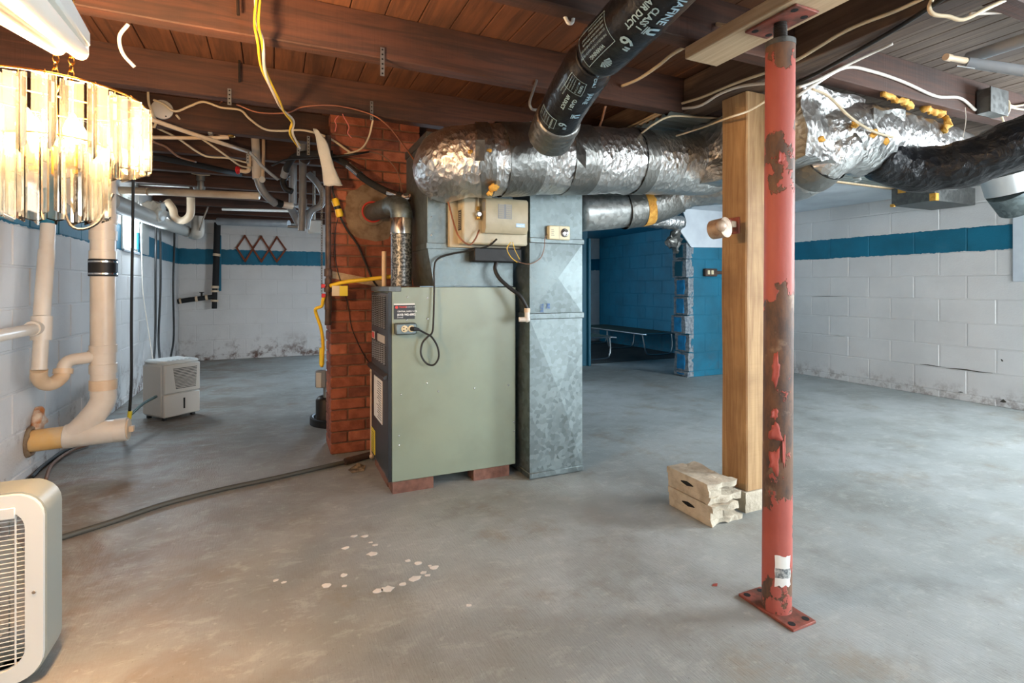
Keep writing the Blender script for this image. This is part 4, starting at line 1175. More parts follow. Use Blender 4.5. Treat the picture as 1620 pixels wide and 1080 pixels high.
th = thing('humidistat', 'small ivory humidistat with a silver dial screwed to the return duct', 'thermostat', at(880, 378, Y=DY0 - .01))
a = at(864, 379, Y=DY0); b = at(897, 359, Y=DY0)
bt = obj('case', MB().box(a.x, b.x, DY0 - .034, DY0 - .003, a.z, b.z, .004), BEIGEL, th)
dl = obj('dial', MB().lathe((b.x - .034, DY0 - .034, (a.z + b.z) / 2), (0, -1, 0), [(.021, 0), (.021, .006), (.017, .009), (.004, .0095)], 24), CHROME, th)
obj('dial_ring', MB().ring((b.x - .034, DY0 - .035, (a.z + b.z) / 2), (0, 1, 0), .0215, .0018, 24, 6), DARKP, dl)
t8 = MB(); t8.box(b.x - .066, b.x - .0652, DY0 - .0347, DY0 - .0338, a.z + .003, b.z - .003)
for k in range(4): t8.box(a.x + .012, a.x + .030 - .004 * (k % 2), DY0 - .0347, DY0 - .0338, a.z + .02 + k * .010, a.z + .0225 + k * .010)
obj('print', t8, DARKP, th)

# ================================================================ printed black flex duct
fpts = [at(870, 218, d=2.20), at(893, 168, d=2.0), at(918, 126, d=1.86), at(945, 88, d=1.72), at(1010, 22, d=1.50), at(1090, -66, d=1.30)]
fpth = resample(fpts, .008); NF = len(fpth)
fd = thing('flexible_duct', 'black flexible air duct with pale blue printing, rising from the main foil duct', 'duct', (fpth[NF // 2].x, fpth[NF // 2].y, 1.6))
RF = .085
ik = idx_px(fpth, 943); ic = idx_px(fpth, 884)
def flex_r(i):
    d = abs(i - ik) * .008
    return RF * (1 - .24 * math.exp(-(d / .020) ** 2))
seg = list(range(max(0, ic - 1), NF))
obj('black_skin', MB().tube([fpth[i] for i in seg], [flex_r(i) for i in seg], 44, rad=wrink(21, .018)), BLKFLEX, fd, ang=180)
obj('foil_collar', MB().tube(fpth[:ic + 2], [RF * (1.10 - .05 * (i % 3 == 0) - .06 * (i == ic + 1)) for i in range(ic + 2)], 40, rad=wrink(25, .03)), TAPE, fd, ang=180)
obj('tie_band', MB().ring(fpth[ik], (fpth[ik + 1] - fpth[ik - 1]), RF * .77, .006, 30, 6), BLKR, fd)
cl_ = fpth[ik] + (V((0, 0, 1)) - fpth[ik]).normalized() * RF * .85 + V((-.035, 0, .02))
obj('clamp', MB().box(cl_.x - .008, cl_.x + .008, cl_.y - .008, cl_.y + .008, cl_.z - .010, cl_.z + .010, .003), CHROME, fd)
cum = [0]
for a, b in zip(fpth, fpth[1:]): cum.append(cum[-1] + (b - a).length)
TF, _ = frames(fpth)
def on_flex(s, ang):
    """s: distance measured from the upper end downwards, ang: degrees, + towards the right of the picture"""
    S = cum[-1] - s; S = min(max(S, 0), cum[-1])
    i = max(0, min(NF - 2, next((k for k in range(NF - 1) if cum[k + 1] >= S), NF - 2)))
    t = (S - cum[i]) / max(1e-9, cum[i + 1] - cum[i]); p = fpth[i].lerp(fpth[i + 1], t); T = TF[i]
    c = (V((0, 0, 1)) - p); c = (c - T * c.dot(T)).normalized(); side = T.cross(c).normalized()
    if side.dot(RT) < 0: side = -side
    a = radians(ang); r = flex_r(i) * 1.012 + .0025
    return p + (c * cos(a) + side * sin(a)) * r
Ltot = cum[-1]
def flex_text(m, s, size, s0, ang0, bold=.0, spacing=1.0):
    vs, fs = text_geo(s, size, bold, spacing)
    m.add([on_flex(s0 + p.x, ang0 + math.degrees(p.y / RF)) for p in vs], fs)
def flex_bar(m, s0, s1, a0, a1):
    n = 8; vs = []; fs = []
    for i in range(n + 1):
        s = s0 + (s1 - s0) * i / n; vs += [on_flex(s, a0), on_flex(s, a1)]
    for i in range(n): fs.append((2 * i, 2 * i + 1, 2 * i + 3, 2 * i + 2))
    m.add(vs, fs)
def flex_arc(m, s, w_, a0, a1):
    n = 10; vs = []; fs = []
    for i in range(n + 1):
        a = a0 + (a1 - a0) * i / n; vs += [on_flex(s, a), on_flex(s + w_, a)]
    for i in range(n): fs.append((2 * i, 2 * i + 1, 2 * i + 3, 2 * i + 2))
    m.add(vs, fs)
def flex_frame(m, s0, s1, a0, a1):
    flex_bar(m, s0, s1, a0, a0 + 1.2); flex_bar(m, s0, s1, a1 - 1.2, a1); flex_arc(m, s0, .0016, a0, a1); flex_arc(m, s1, .0016, a0, a1)
def sof(px): return Ltot - cum[idx_px(fpth, px)]
class Line:
    """every printed line or emblem is a part of its own"""
    def __init__(s, name='print_line'): s.name = name
    def text(s, *a, **k): m = MB(); flex_text(m, *a, **k); obj(s.name, m, PRINT, fd, smooth=False)
    def frame(s, *a): m = MB(); flex_frame(m, *a); obj('print_frame', m, PRINT, fd, smooth=False)
    def bar(s, *a): m = MB(); flex_bar(m, *a); obj('print_bar', m, PRINT, fd, smooth=False)
P = Line()
def print_set(sc1, sj, se, s6, sc_, six):
    """one repeat of the printed pattern: CLASS 1, maker's name, emblem, size"""
    P.text('CLASS 1', .025 * sc_, sc1, 12, .03); P.text('AIR DUCT', .025 * sc_, sc1 - .006, -6, .03)
    P.text('JAFINE', .034 * sc_, sj, 36, .02)
    for k in range(3): P.text(('LISTED FLEXIBLE AIR DUCT', 'MADE FOR INDOOR USE', 'FLAME SPREAD LESS THAN 25')[k], .0075 * sc_, sc1 - .07 * sc_, -18 - k * 8)
    P.bar(se, se + .030 * sc_, 27, 29); P.bar(se, se + .030 * sc_, 30.5, 33); P.text('U', .040 * sc_, se, 34, .06)
    P.text('6"', .060 * sc_, s6, 7, .02)
print_set(sof(1054), sof(1076), sof(1033), sof(1010), 1.0, 1)
print_set(sof(917), sof(927), sof(904), sof(895), .74, 1)
b0 = sof(998); b1 = sof(955)
P.frame(b0, b1, -58, 5)
P.text('WARNING:', .016, b0 + .045, -8, .03); P.text('THIS PRODUCT IS FOR INDOOR USE ONLY', .0082, b0 + .012, -18)
for k in range(4): P.text(['DO NOT USE FOR CLOTHES DRYERS', 'KEEP AWAY FROM OPEN FLAME', 'AND OTHER SOURCES OF HEAT', 'READ INSTRUCTIONS'][k], .0085, b0 + .010, -28 - k * 8)
m = MB()                                      # fan-shaped emblem
for k in range(7):
    a = -1.2 + k * .4; vs = []
    for rr, da in ((.004, -.12), (.028, -.14), (.028, .14), (.004, .12)):
        vs.append(on_flex(sof(970) + rr * sin(a + da), 16 + math.degrees(rr * cos(a + da) / RF)))
    m.add(vs, [(0, 1, 2, 3)])
o = obj('print_emblem', m, PRINT, fd, smooth=False); o['kind'] = 'stuff'
b2 = sof(896)
P.frame(b2, b2 + .05, -55, 0)
P.text('WARNING:', .011, b2 + .006, -14, .02)
for k in range(4): P.text(['THIS PRODUCT IS', 'FOR INDOOR USE', 'KEEP FROM', 'READ LABEL'][k], .006, b2 + .005, -24 - k * 8)
fb = sof(936)
P.frame(fb, fb + .072, -24, 22)
P.text('FLEXIBLE', .012, fb + .012, 11, .03); P.text('AIR DUCT UL 181', .008, fb + .006, 3)
for k in range(3): P.text('STANDARD FOR SAFETY', .0055, fb + .006, -6 - k * 6)
P.text('FUNDAS', .0185, sof(949), 36, .02)

# black crinkled insulated duct on the right, white elbow, boot box
bp = resample([at(1392, 246, d=2.50), at(1420, 262, d=2.50), at(1465, 268, d=2.46), at(1530, 258, d=2.36), at(1590, 236, d=2.26), at(1660, 206, d=2.16)], .012)
bf = thing('insulated_flex', 'black crinkled insulated flexible duct entering at the right edge below the foil duct', 'duct', (bp[len(bp) // 2].x, bp[len(bp) // 2].y, 1.5))
def cr(i, k, L, n):
    a = 2 * pi * k / n
    return 1 + .035 * sin(i * .55 + 2 * noise.noise(V((a, i * .1, 0)))) + .05 * noise.noise(V((cos(a) * 3, sin(a) * 3, i * .25)))
obj('sleeve', MB().tube(bp, .104, 40, rad=cr), BLKCRINK, bf, ang=180)
seg_band(bf, bp, idx_px(bp, 1516), idx_px(bp, 1520) + 1, .107, BLKR, 'tie_band', seed=4)
wv = thing('white_vent_elbow', 'white round sheet metal vent elbow hanging at the right edge', 'duct', at(1595, 330, d=3.1))
e0 = at(1592, 262, d=3.25)
WE = plain('white_enamel_metal', srgb(206, 208, 206), .35, .3)
obj('pipe', MB().tube([e0 + V((0, 0, .22)), e0 + V((0, 0, -.05))], .125, 30), WE, wv)
obj('gore', MB().tube([e0 + V((0, 0, -.05)), e0 + V((.035, -.01, -.16))], [.129, .126], 30), WE, wv)
obj('gore', MB().tube([e0 + V((.03, -.01, -.14)), e0 + V((.12, -.03, -.24))], [.128, .124], 30), GALV, wv)
bb = thing('boot_box', 'grey sheet metal boot box with yellow tape under the ceiling by the right wall', 'duct', (5.18, 2.63, 1.70))
obj('box', MB().box(4.865, 5.46, 2.465, 2.795, 1.70, 1.845, .003), GALVD, bb)
obj('tape', MB().box(4.855, 4.90, 2.455, 2.50, 1.70, 1.76), FOAM, bb); obj('tape', MB().box(4.858, 4.866, 2.68, 2.74, 1.80, 1.85), FOAM, bb)
obj('tape', MB().box(4.856, 4.88, 2.77, 2.80, 1.692, 1.715), FOAM, bb)
one('wall_board', MB().box(XR - .024, XR - .002, 1.55, 2.232, 1.045, 1.60, .003), WHITEB, 'white painted board fixed to the right wall over the teal stripe', 'board')

# compact fluorescent bulb under the ribbed sheet
cf = thing('bulb_fixture', 'white porcelain ceiling socket holding a spiral compact fluorescent bulb', 'light fixture', at(1362, 270, d=3.3))
p = at(1354, 256, d=3.35); p.z = 1.857
obj('socket_base', MB().lathe(p, (0, 0, -1), [(.055, 0), (.055, .012), (.03, .02), (.026, .045)], 20), WHITEP, cf)
obj('ballast', MB().lathe(p + V((0, 0, -.045)), (.10, 0, -1), [(.018, 0), (.022, .01), (.022, .05), (.012, .06)], 16), WHITEP, cf)
hx = []
for i in range(64):
    a = i * .42; hx.append(p + V((.0115 + .019 * cos(a), .019 * sin(a), -.105 - .075 * i / 64)))
obj('spiral', MB().tube(hx, .0058, 8), WHITEP, cf)
obj('pull_cord', MB().tube(smooth_path([p + V((.03, 0, -.02)), p + V((.08, 0, -.03)), p + V((.09, 0, -.06))], 5), .0015, 5), WIREW, cf)

# beige can fixture on the post
cn = thing('can_holder', 'rusty beige metal cylinder held sideways on a bracket of the wooden post', 'fixture', at(1146, 372, d=2.40))
c0 = at(1129, 363, d=2.36); c1 = at(1158, 358, d=2.27)
cdir = (at(1150, 356, d=2.30) - c0).normalized()
RBE = plain('rusty_beige', srgb(170, 150, 128), .5, .2, c2=srgb(140, 108, 84), scale=30)
obj('can', MB().lathe(at(1126, 364, d=2.30), at(1150, 359, d=2.24) - at(1126, 364, d=2.30), [(.028, 0), (.041, .004), (.042, .01), (.042, .062), (.044, .064), (.044, .070), (.03, .074)], 24), RBE, cn)
obj('cap', MB().sphere(at(1141, 357, d=2.19), .026, 16, 10, (1, .6, 1)), RBE, cn)
pb = at(1164, 356, X=px0)
obj('bracket', MB().obox(pb + V((-.095, -.012, -.012)), (.09, 0, 0), (0, .026, 0), (0, 0, .03), .004), RBE, cn)
obj('bracket_plate', MB().box(px0 - .008, px0 - .0006, 1.735, 1.80, pb.z - .04, pb.z + .035, .002), RUSTRED, cn)
obj('lever', MB().obox(pb + V((-.065, -.025, -.03)), (.014, 0, 0), (0, .012, 0), (0, 0, .05), .002), RUSTRED, cn)
# items on the teal partition
one('painted_board', MB().prism([at(1072, 306, Y=4.485), at(1215, 306, Y=4.485), at(1215, 392, Y=4.485), at(1094, 391, Y=4.485), at(1077, 366, Y=4.485), at(1085, 346, Y=4.485)], (0, .012, 0)), WHITEB, 'white painted board with a clipped corner hung on the teal partition', 'board')
pstr = thing('power_strip', 'dark outlet strip with ivory sockets on the teal partition', 'outlet', at(1127, 436, Y=4.49))
a = at(1112, 437, Y=4.50); b = at(1131, 425, Y=4.50)
obj('housing', MB().box(a.x, b.x, 4.46, 4.498, a.z, b.z, .006), IRON, pstr)
obj('raceway', MB().box(b.x - .02, b.x + .3, 4.475, 4.498, (a.z + b.z) / 2 - .018, (a.z + b.z) / 2 + .018, .004), IRON, pstr)
for k in range(2): obj('socket', MB().box(a.x + .03 + k * .055, a.x + .065 + k * .055, 4.455, 4.461, a.z + .022, b.z - .02, .003), BEIGEL, pstr)
# ================================================================ camp cots in the far room
def cot(x0, x1, y0, y1, zt, label):
    t = thing('folding_cot', label, 'cot', ((x0 + x1) / 2, (y0 + y1) / 2, .004), 'green webbed cots in the far room')
    r = .012
    obj('frame', MB().tube(smooth_path([V((x0, y1, zt)), V((x0, y0 + .06, zt)), V((x0 + .06, y0, zt)), V((x1 - .06, y0, zt)), V((x1, y0 + .06, zt)), V((x1, y1, zt))], 5), r, 10), ALU, t)
    k = y0 + .05; w_ = .058
    while k < y1 - .05:
        obj('webbing_strap', MB().box(x0 - .004, x1 + .004, k, k + w_, zt + .008, zt + .014), WEB, t); k += w_ + .022
    for y in (y0 + .03, (y0 + y1) / 2, y1 - .15):
        lean = -.03 if y < y0 + .1 else .0
        zb_ = .004 + r
        obj('leg', MB().tube(smooth_path([V((x0 + .02, y, zt)), V((x0 + .03, y + lean, zt * .55)), V((x0 + .05, y + lean * 1.3, zb_ + .05)), V((x0 + .12, y + lean * 1.5, zb_)), V((x1 - .12, y + lean * 1.5, zb_)), V((x1 - .05, y + lean * 1.3, zb_ + .05)), V((x1 - .03, y + lean, zt * .55)), V((x1 - .02, y, zt))], 6), r * .95, 10), ALU, t)
cot(4.86, 5.44, 6.16, 8.0, .315, 'green webbed folding cot with aluminium legs standing along the blue far wall')
cot(3.70, 4.29, 6.10, 7.9, .305, 'green webbed folding cot half hidden behind the teal door trim')
# ================================================================ wires, pipes and small things
def wire(name, pts, r, mat, label, group=None, cat='cable', n=8, sm=6):
    return one(name, MB().tube(smooth_path(pts, sm), r, n), mat, label, cat, group, ang=180)
# --- cables on the left ceiling
wire('cable_stub', [at(203, 38, Y=2.13), at(189, 58, Y=2.15), at(194, 84, Y=2.16), at(213, 106, Y=2.17)], .006, WIREW, 'short white cable end hanging below the joist near the strip light')
yb = [at(408, -12, Y=1.96), at(405, 35, Y=1.98), at(411, 68, Y=2.0), at(418, 110, Y=2.2), at(440, 155, Y=2.5), at(450, 176, Y=2.72), at(463, 193, Y=2.86), at(460, 210, Y=2.95), at(474, 232, Y=3.12)]
yp = smooth_path(yb, 8)
for k, (mt, lab, rr) in enumerate(((WIREY, 'yellow cable of the hanging bundle, left strand, tied with the white cable', .0042), (WIREY, 'yellow cable of the hanging bundle, right strand, with a kink at its lower end', .0042), (WIREW, 'white cable twisted round the two yellow cables hanging from the joists', .0055))):
    T_, U_ = frames(yp); q = []
    for i, p in enumerate(yp):
        a = k * 2.1 + i * (.16 if k == 2 else .05); B = T_[i].cross(U_[i])
        q.append(p + (U_[i] * cos(a) + B * sin(a)) * (.0095 if k == 2 else .008))
    one('bundled_cable', MB().tube(q, rr, 8), mt, lab, 'cable', 'hanging cable bundle', ang=180)
wire('ceiling_cable', [at(243, 158, Y=3.37), at(258, 164, Y=3.36), at(277, 176, Y=3.36), at(300, 168, Y=3.36), at(322, 161, Y=3.36), at(350, 170, Y=3.36), at(380, 174, Y=3.36), at(395, 188, Y=3.36), at(418, 204, Y=3.36), at(445, 207, Y=3.34), at(480, 206, Y=3.32), at(520, 218, Y=3.28), at(558, 244, Y=3.2)], .0065, WIREC, 'long cream cable sagging along the joist from the round junction box to the chimney')
wire('ceiling_cable', [at(234, 140, Y=3.37), at(236, 165, Y=3.36), at(246, 190, Y=3.36), at(244, 202, Y=3.38)], .0065, WIREC, 'short cream cable dropping left of the round junction box')
wire('ceiling_cable', [at(279, 182, Y=3.37), at(300, 206, Y=3.5), at(335, 230, Y=3.6), at(360, 248, Y=3.7), at(380, 262, Y=3.8), at(396, 265, Y=3.85)], .006, WIREC, 'cream cable running from the round box down to the red valve')
wire('ceiling_cable', [at(232, 192, Y=3.42), at(252, 204, Y=3.5), at(280, 218, Y=3.6), at(312, 240, Y=3.75), at(330, 248, Y=3.8), at(360, 250, Y=3.85), at(394, 258, Y=3.9)], .006, WIREC, 'cream cable passing under the slanted cream water pipe')
wire('dark_cord', [at(228, 200, Y=3.5), at(240, 222, Y=3.55), at(262, 232, Y=3.6), at(283, 248, Y=3.7), at(310, 256, Y=3.8)], .006, WIREBR, 'dark knotted cord sagging behind the chandelier')
jb = thing('junction_box', 'round grey junction box cover on the joist beside the chandelier', 'junction box', at(257, 190, Y=3.38))
c = at(257, 174, Y=3.385)
obj('cover', MB().lathe(c, (0, -1, 0), [(.050, 0), (.052, .002), (.052, .010), (.046, .014)], 26), GREYW, jb)
obj('box', MB().lathe(c + V((0, .012, 0)), (0, -1, 0), [(.05, 0), (.05, .013)], 20), GALVD, jb)
obj('screw', MB().lathe(c + V((.018, -.013, -.036)), (0, -1, 0), [(.004, 0), (.004, .003)], 8), BLACKV, jb)
wire('water_pipe', [at(226, 184, d=2.62), at(300, 210, d=2.86), at(393, 240, d=3.28)], .0115, CREAM, 'slanted cream plastic water pipe below the joists', cat='pipe', n=14, sm=2)
wire('grey_hose', [at(394, 240, d=3.28), at(404, 250, d=3.3), at(418, 266, d=3.33), at(440, 284, d=3.4)], .010, CONDUIT, 'grey hose continuing from the end of the slanted cream water pipe', cat='hose', n=12)
wire('water_pipe', [at(226, 217, d=2.92), at(300, 218, d=3.0), at(362, 217.5, d=3.06)], .0105, CREAM, 'level cream plastic water pipe with orange flux marks', cat='pipe', n=14, sm=2)
vv = thing('brass_valve', 'small brass and plastic valve fitting at the end of the level cream pipe', 'valve', at(352, 222, d=3.06))
obj('valve_body', MB().tube([at(326, 200, d=3.0), at(350, 211, d=3.05), at(372, 214, d=3.08)], [.016, .015, .013], 14), CREAM, vv)
obj('end_cap', MB().lathe(at(327, 200.5, d=2.985), FW * -1, [(.014, 0), (.014, .012), (.011, .014)], 16), CREAM, vv)
obj('clip', MB().box(*[x for ab in zip(at(333, 205, d=3.0) + V((-.012, -.02, -.03)), at(333, 205, d=3.0) + V((.012, .02, .04))) for x in ab], .003), STRAPM, vv)
obj('handle', MB().sphere(at(366, 212, d=3.06), .022, 12, 8), GOLD, vv)
wire('copper_line', [at(331, 198, d=3.0), at(333, 182, d=3.0), at(342, 168, d=3.0), at(352, 160, Y=3.38)], .004, COPPER, 'thin copper line bending down from the joist to the brass valve', cat='pipe')
# black pipes across the left ceiling
wire('black_pipe', [at(226, 246, d=3.35), at(300, 258, d=3.62), at(380, 276, d=4.05)], .020, BLKPIPE, 'long black sleeved pipe crossing below the left joists', cat='pipe', n=14, sm=2)
wire('thin_wire', [at(232, 262, d=4.2), at(270, 268, d=4.2), at(290, 268, d=4.25), at(310, 276, d=4.3), at(332, 277, d=4.3)], .004, WIREC, 'thin loose cream wire beneath the long black pipe')
rv = thing('red_valve', 'small red-handled shut-off valve on a cream pipe elbow', 'valve', at(390, 276, d=3.6))
obj('handwheel', MB().lathe(at(378, 269, d=3.6), RT * -1, [(.006, -.02), (.024, 0), (.028, .004), (.028, .012), (.02, .016)], 14), REDV, rv)
obj('valve_elbow', MB().tube(smooth_path([at(381, 270, d=3.6), at(390, 271, d=3.6), at(394, 266, d=3.6), at(394, 246, d=3.6)], 5), .014, 12), CREAM, rv)
ws_ = thing('vent_pipe', 'white vertical plastic pipe turning grey and sloping under the left joists', 'pipe', at(455, 330, d=3.7))
obj('upper_pipe', MB().rod(at(403, 205, d=3.62), at(407, 281, d=3.62), .027, 20), PVC, ws_)
obj('coupling', MB().rod(at(406, 264, d=3.62), at(407, 283, d=3.62), .031, 20), PVC, ws_)
obj('grey_pipe', MB().tube(smooth_path([at(407, 280, d=3.62), at(413, 297, d=3.64), at(424, 312, d=3.68), at(436, 322, d=3.74)], 5), .026, 18), CONDUIT, ws_)
obj('black_coupling', MB().rod(at(436, 320, d=3.74), at(445, 323, d=3.78), .029, 18), BLKR, ws_)
obj('tail_pipe', MB().rod(at(444, 323, d=3.78), at(462, 326, d=3.85), .024, 18), PVC, ws_)
wire('water_pipe', [at(417, 218, d=3.6), at(417, 243, d=3.6), at(416, 270, d=3.6), at(416, 286, d=3.6)], .011, CREAM, 'short vertical cream pipe with a disc handle beside the white vent pipe', cat='pipe', n=12, sm=2)
one('disc_handle', MB().lathe(at(415, 284, d=3.57), FW * -1, [(.022, 0), (.022, .006), (.006, .010)], 16), WHITEP, 'small white disc handle at the foot of the short vertical cream pipe', 'valve')
wire('drain_pipe', [at(232, 303, d=4.35), at(320, 306, d=4.3), at(409, 310, d=4.25)], .029, CREAM, 'long level cream drain pipe hanging below the left ceiling', cat='pipe', n=18, sm=2)
one('pipe_end', MB().rod(at(176, 300, d=4.38), at(234, 303, d=4.34), .031, 18), CREAM, 'cream pipe hub ending at the chandelier side of the long drain pipe', 'pipe')
dp = thing('sewer_pipe', 'thick off-white sewer pipe sloping along the left wall above the window', 'pipe', at(250, 360, d=5))
ea, eb = at(172, 318, X=-.98), at(300, 368, X=-.98)
obj('pipe', MB().rod(ea, eb, .062, 24), GREYW, dp)
obj('end_elbow', MB().tube(smooth_path([ea.lerp(eb, .93), eb, at(312, 369, d=6.3), at(313, 352, d=6.3)], 5), .068, 22), PVC, dp)
obj('riser', MB().rod(at(313, 356, d=6.3), at(313, 342, d=6.3), .065, 22), PVC, dp)
m = grid_box(-.06, .06, -.10, .10, -.09, .06, 8); c = at(245, 333, X=-.95); rag(m, .05, 13, 1); rag(m, .02, 40, 4)
m.xf(lambda p: p + c); one('plastic_wrap', m, BAG, 'crumpled clear plastic wrapped round the sewer pipe above the window', 'plastic bag', ang=180)
tpz = thing('trap_pipe', 'small white P-trap hanging from the ceiling in front of the sewer pipe', 'pipe', at(285, 350, d=5.2))
obj('trap_bend', MB().tube(smooth_path([at(301, 292, d=5.2), at(302, 325, d=5.2), at(300, 341, d=5.2), at(289, 349, d=5.2), at(277, 344, d=5.2), at(273, 330, d=5.2), at(264, 318, d=5.2)], 6), .036, 18), CREAM, tpz)
obj('trap_riser', MB().rod(at(301, 280, d=5.2), at(302, 328, d=5.2), .033, 18), PVC, tpz)
fl3 = thing('closet_flange', 'round metal drain flange below the floor boards left of the vent pipe', 'pipe', at(318, 305, d=4.7))
c = at(318, 268, d=4.6); c.z = min(c.z, 2.04)
obj('flange', MB().lathe(c, (0, 0, -1), [(.06, 0), (.075, .02), (.075, .05), (.055, .055)], 22), STRAPM, fl3)
obj('tail', MB().lathe(c + V((0, 0, -.05)), (0, 0, -1), [(.04, 0), (.04, .05), (.032, .055), (.034, .09), (.028, .16)], 18), STRAPM, fl3)
wire('grey_hose', [at(303, 268, d=4.7), at(305, 285, d=4.7), at(312, 300, d=4.7), at(322, 308, d=4.7)], .022, CONDUIT, 'grey curved hose beside the round metal flange', cat='hose', n=12)
for i, (a, b, r, mt, lab) in enumerate((
        ((330, 300, 5.6), (500, 332, 5.4), .018, CONDUIT, 'thin grey pipe crossing the dark ceiling near the back wall'),
        ((345, 350, 6.4), (457, 354, 6.3), .045, CONDUIT, 'thick grey-green pipe along the top of the back wall'),
        ((190, 290, 4.9), (300, 296, 5.0), .010, STRAPM, 'thin metal pipe above the long drain pipe'),
        ((352, 331, 5.6), (470, 334, 5.5), .014, WHITEP, 'thin white pipe below the far joists'))):
    one('far_pipe', MB().rod(at(a[0], a[1], d=a[2]), at(b[0], b[1], d=b[2]), r, 14), mt, lab, 'pipe')
one('strap_hanger', MB().tube([at(330, 325, d=6.2), at(322, 345, d=6.2), at(316, 365, d=6.2)], .010, 6), STRAPM, 'slanted metal strap holding the sewer pipe end', 'strap')
# grey waste pipes left of the gas pipe
gp = thing('waste_pipes', 'pair of grey vertical waste pipes hanging left of the chain', 'pipe', at(480, 370, d=3.9))
obj('front_pipe', MB().tube([V((at(479, 250, d=3.6).x, at(479, 250, d=3.6).y, 2.046)), at(479, 320, d=3.6), at(477, 365, d=3.6)], .024, 16), CONDUIT, gp)
obj('joint', MB().rod(at(479, 314, d=3.6), at(478.5, 330, d=3.6), .028, 16), CONDUIT, gp)
obj('bent_pipe', MB().tube(smooth_path([at(488, 275, d=3.9), at(502, 290, d=3.9), at(511, 308, d=3.9), at(507, 325, d=3.9), at(494, 332, d=3.9), at(487, 345, d=3.9), at(484, 362, d=3.9)], 6), .024, 16), CONDUIT, gp)
obj('rusty_cap', MB().sphere(at(482, 254, d=3.6), .034, 14, 10, (1, 1, .8)), IRON, gp)
one('grey_pipe', MB().tube([at(458, 325, d=3.85), at(466, 340, d=3.95), at(473, 354, d=4.0)], .028, 16), CONDUIT, 'short grey slanted pipe end left of the waste pipes', 'pipe')
one('grey_pipe', MB().rod(V((at(464, 282, d=4.3).x, at(464, 282, d=4.3).y, 2.046)), at(463, 322, d=4.3), .030, 16), CONDUIT, 'short grey upright pipe behind the black refrigerant line', 'pipe')
wm = thing('valve_block', 'small white valve block on a thin drop pipe left of the gas pipe', 'valve', at(497, 372, Y=4.6))
c = at(497, 360, Y=4.6)
obj('block', MB().box(c.x - .05, c.x + .06, c.y - .04, c.y + .04, c.z - .05, c.z + .06, .012), WHITEP, wm)
obj('drop_pipe', MB().rod(c + V((0, 0, .05)), V((c.x, c.y, 1.95)), .012, 10), STRAPM, wm)
obj('side_pipe', MB().rod(c + V((-.05, 0, 0)), c + V((-.20, 0, 0)), .012, 10), STRAPM, wm)
# refrigerant line
rl = thing('refrigerant_line', 'black foam-sleeved refrigerant line arching from the ceiling to the furnace plenum', 'pipe', at(540, 290, d=3))
rpth = smooth_path([at(452, 272, d=3.35), at(455, 262, d=3.30), at(466, 248, d=3.25), at(490, 243, d=3.18), at(520, 246, d=3.12), at(552, 262, d=3.06), at(578, 284, d=3.0), at(610, 302, d=2.93), at(640, 312, d=2.88)], 6)
obj('sleeve', MB().tube(rpth, .020, 14), BLKPIPE, rl)
obj('rubber_fitting', MB().tube(smooth_path([at(455, 275, d=3.5), at(448, 285, d=3.5), at(452, 298, d=3.5), at(462, 303, d=3.5)], 5), .020, 12), BLKR, rl)
obj('grey_end', MB().rod(at(453, 265, d=3.33), at(449, 280, d=3.36), .023, 14), CONDUIT, rl)
for a, b in ((554, 569), (613, 628)):
    i0, i1 = idx_px(rpth, a), idx_px(rpth, b)
    obj('silver_tape', MB().tube(rpth[i0:i1 + 1] if i1 > i0 else rpth[i0:i0 + 2], .0225, 14), CHROME, rl)
m = MB().sphere(at(643, 313, d=2.84), .026, 14, 10); rag(m, .018, 40, 2); obj('foil_knot', m, CHROME, rl, ang=30)
wire('black_cable', [at(430, 262, d=3.3), at(455, 252, d=3.2), at(500, 250, d=3.05), at(560, 244, d=3.0), at(585, 240, Y=3.2)], .006, WIREB, 'black cable lying across the refrigerant line')
# plastic bag hanging
bgp = [at(498, 204, d=2.95), at(508, 222, d=2.95), at(515, 250, d=2.95), at(521, 272, d=2.95), at(527, 293, d=2.95)]
m = MB(); vs = []; fs = []
for i, (p, w_) in enumerate(zip(smooth_path(bgp, 4), [.010, .014, .018, .022, .028, .032, .034, .034, .034, .034, .035, .037, .040, .043, .047, .050, .054])):
    for k in range(12):
        a = 2 * pi * k / 12
        vs.append(p + RT * (w_ * cos(a)) + FW * (w_ * .35 * sin(a) + .01 * noise.noise(V((k, i * .6, 0)))) + V((0, 0, .008 * noise.noise(V((k * .9, i * .4, 4))))))
n_ = len(vs) // 12
for i in range(n_ - 1):
    for k in range(12): fs.append((i * 12 + k, i * 12 + (k + 1) % 12, i * 12 + 12 + (k + 1) % 12, i * 12 + 12 + k))
fs.append(tuple(range(12)))
one('plastic_bag', m.add(vs, fs), BAG, 'long white plastic bag hanging from the cream cable near the chimney', 'plastic bag', ang=180)
# copper and brown lines towards the humidifier
wire('copper_line', [at(374, 165, Y=2.85), at(410, 178, Y=2.85), at(455, 178, Y=2.85), at(480, 169, Y=2.74), at(530, 167, Y=2.74), at(585, 180, Y=2.74), at(615, 200, Y=2.70), at(640, 232, Y=2.62), at(662, 262, Y=2.53), at(690, 294, Y=2.50), at(708, 318, Y=2.49), at(717, 350, Y=2.46), at(726, 374, Y=2.42), at(742, 387, Y=2.40), at(752, 378, Y=2.40), at(758, 364, Y=2.42)], .0042, COPPER, 'long thin copper line looping from the ceiling down to the humidifier valve', cat='pipe')
wire('brown_wire', [at(545, 247, Y=3.24), at(575, 240, Y=3.2), at(605, 246, Y=3.15), at(628, 270, Y=3.1), at(637, 305, Y=3.04)], .0035, WIREBR, 'brown wire arching from the chimney to the plenum side')
wire('cream_wire', [at(590, 190, Y=2.85), at(583, 218, Y=2.95), at(570, 236, Y=3.1), at(545, 244, Y=3.22)], .005, WIREC, 'cream wire dropping from the joist onto the chimney bricks')
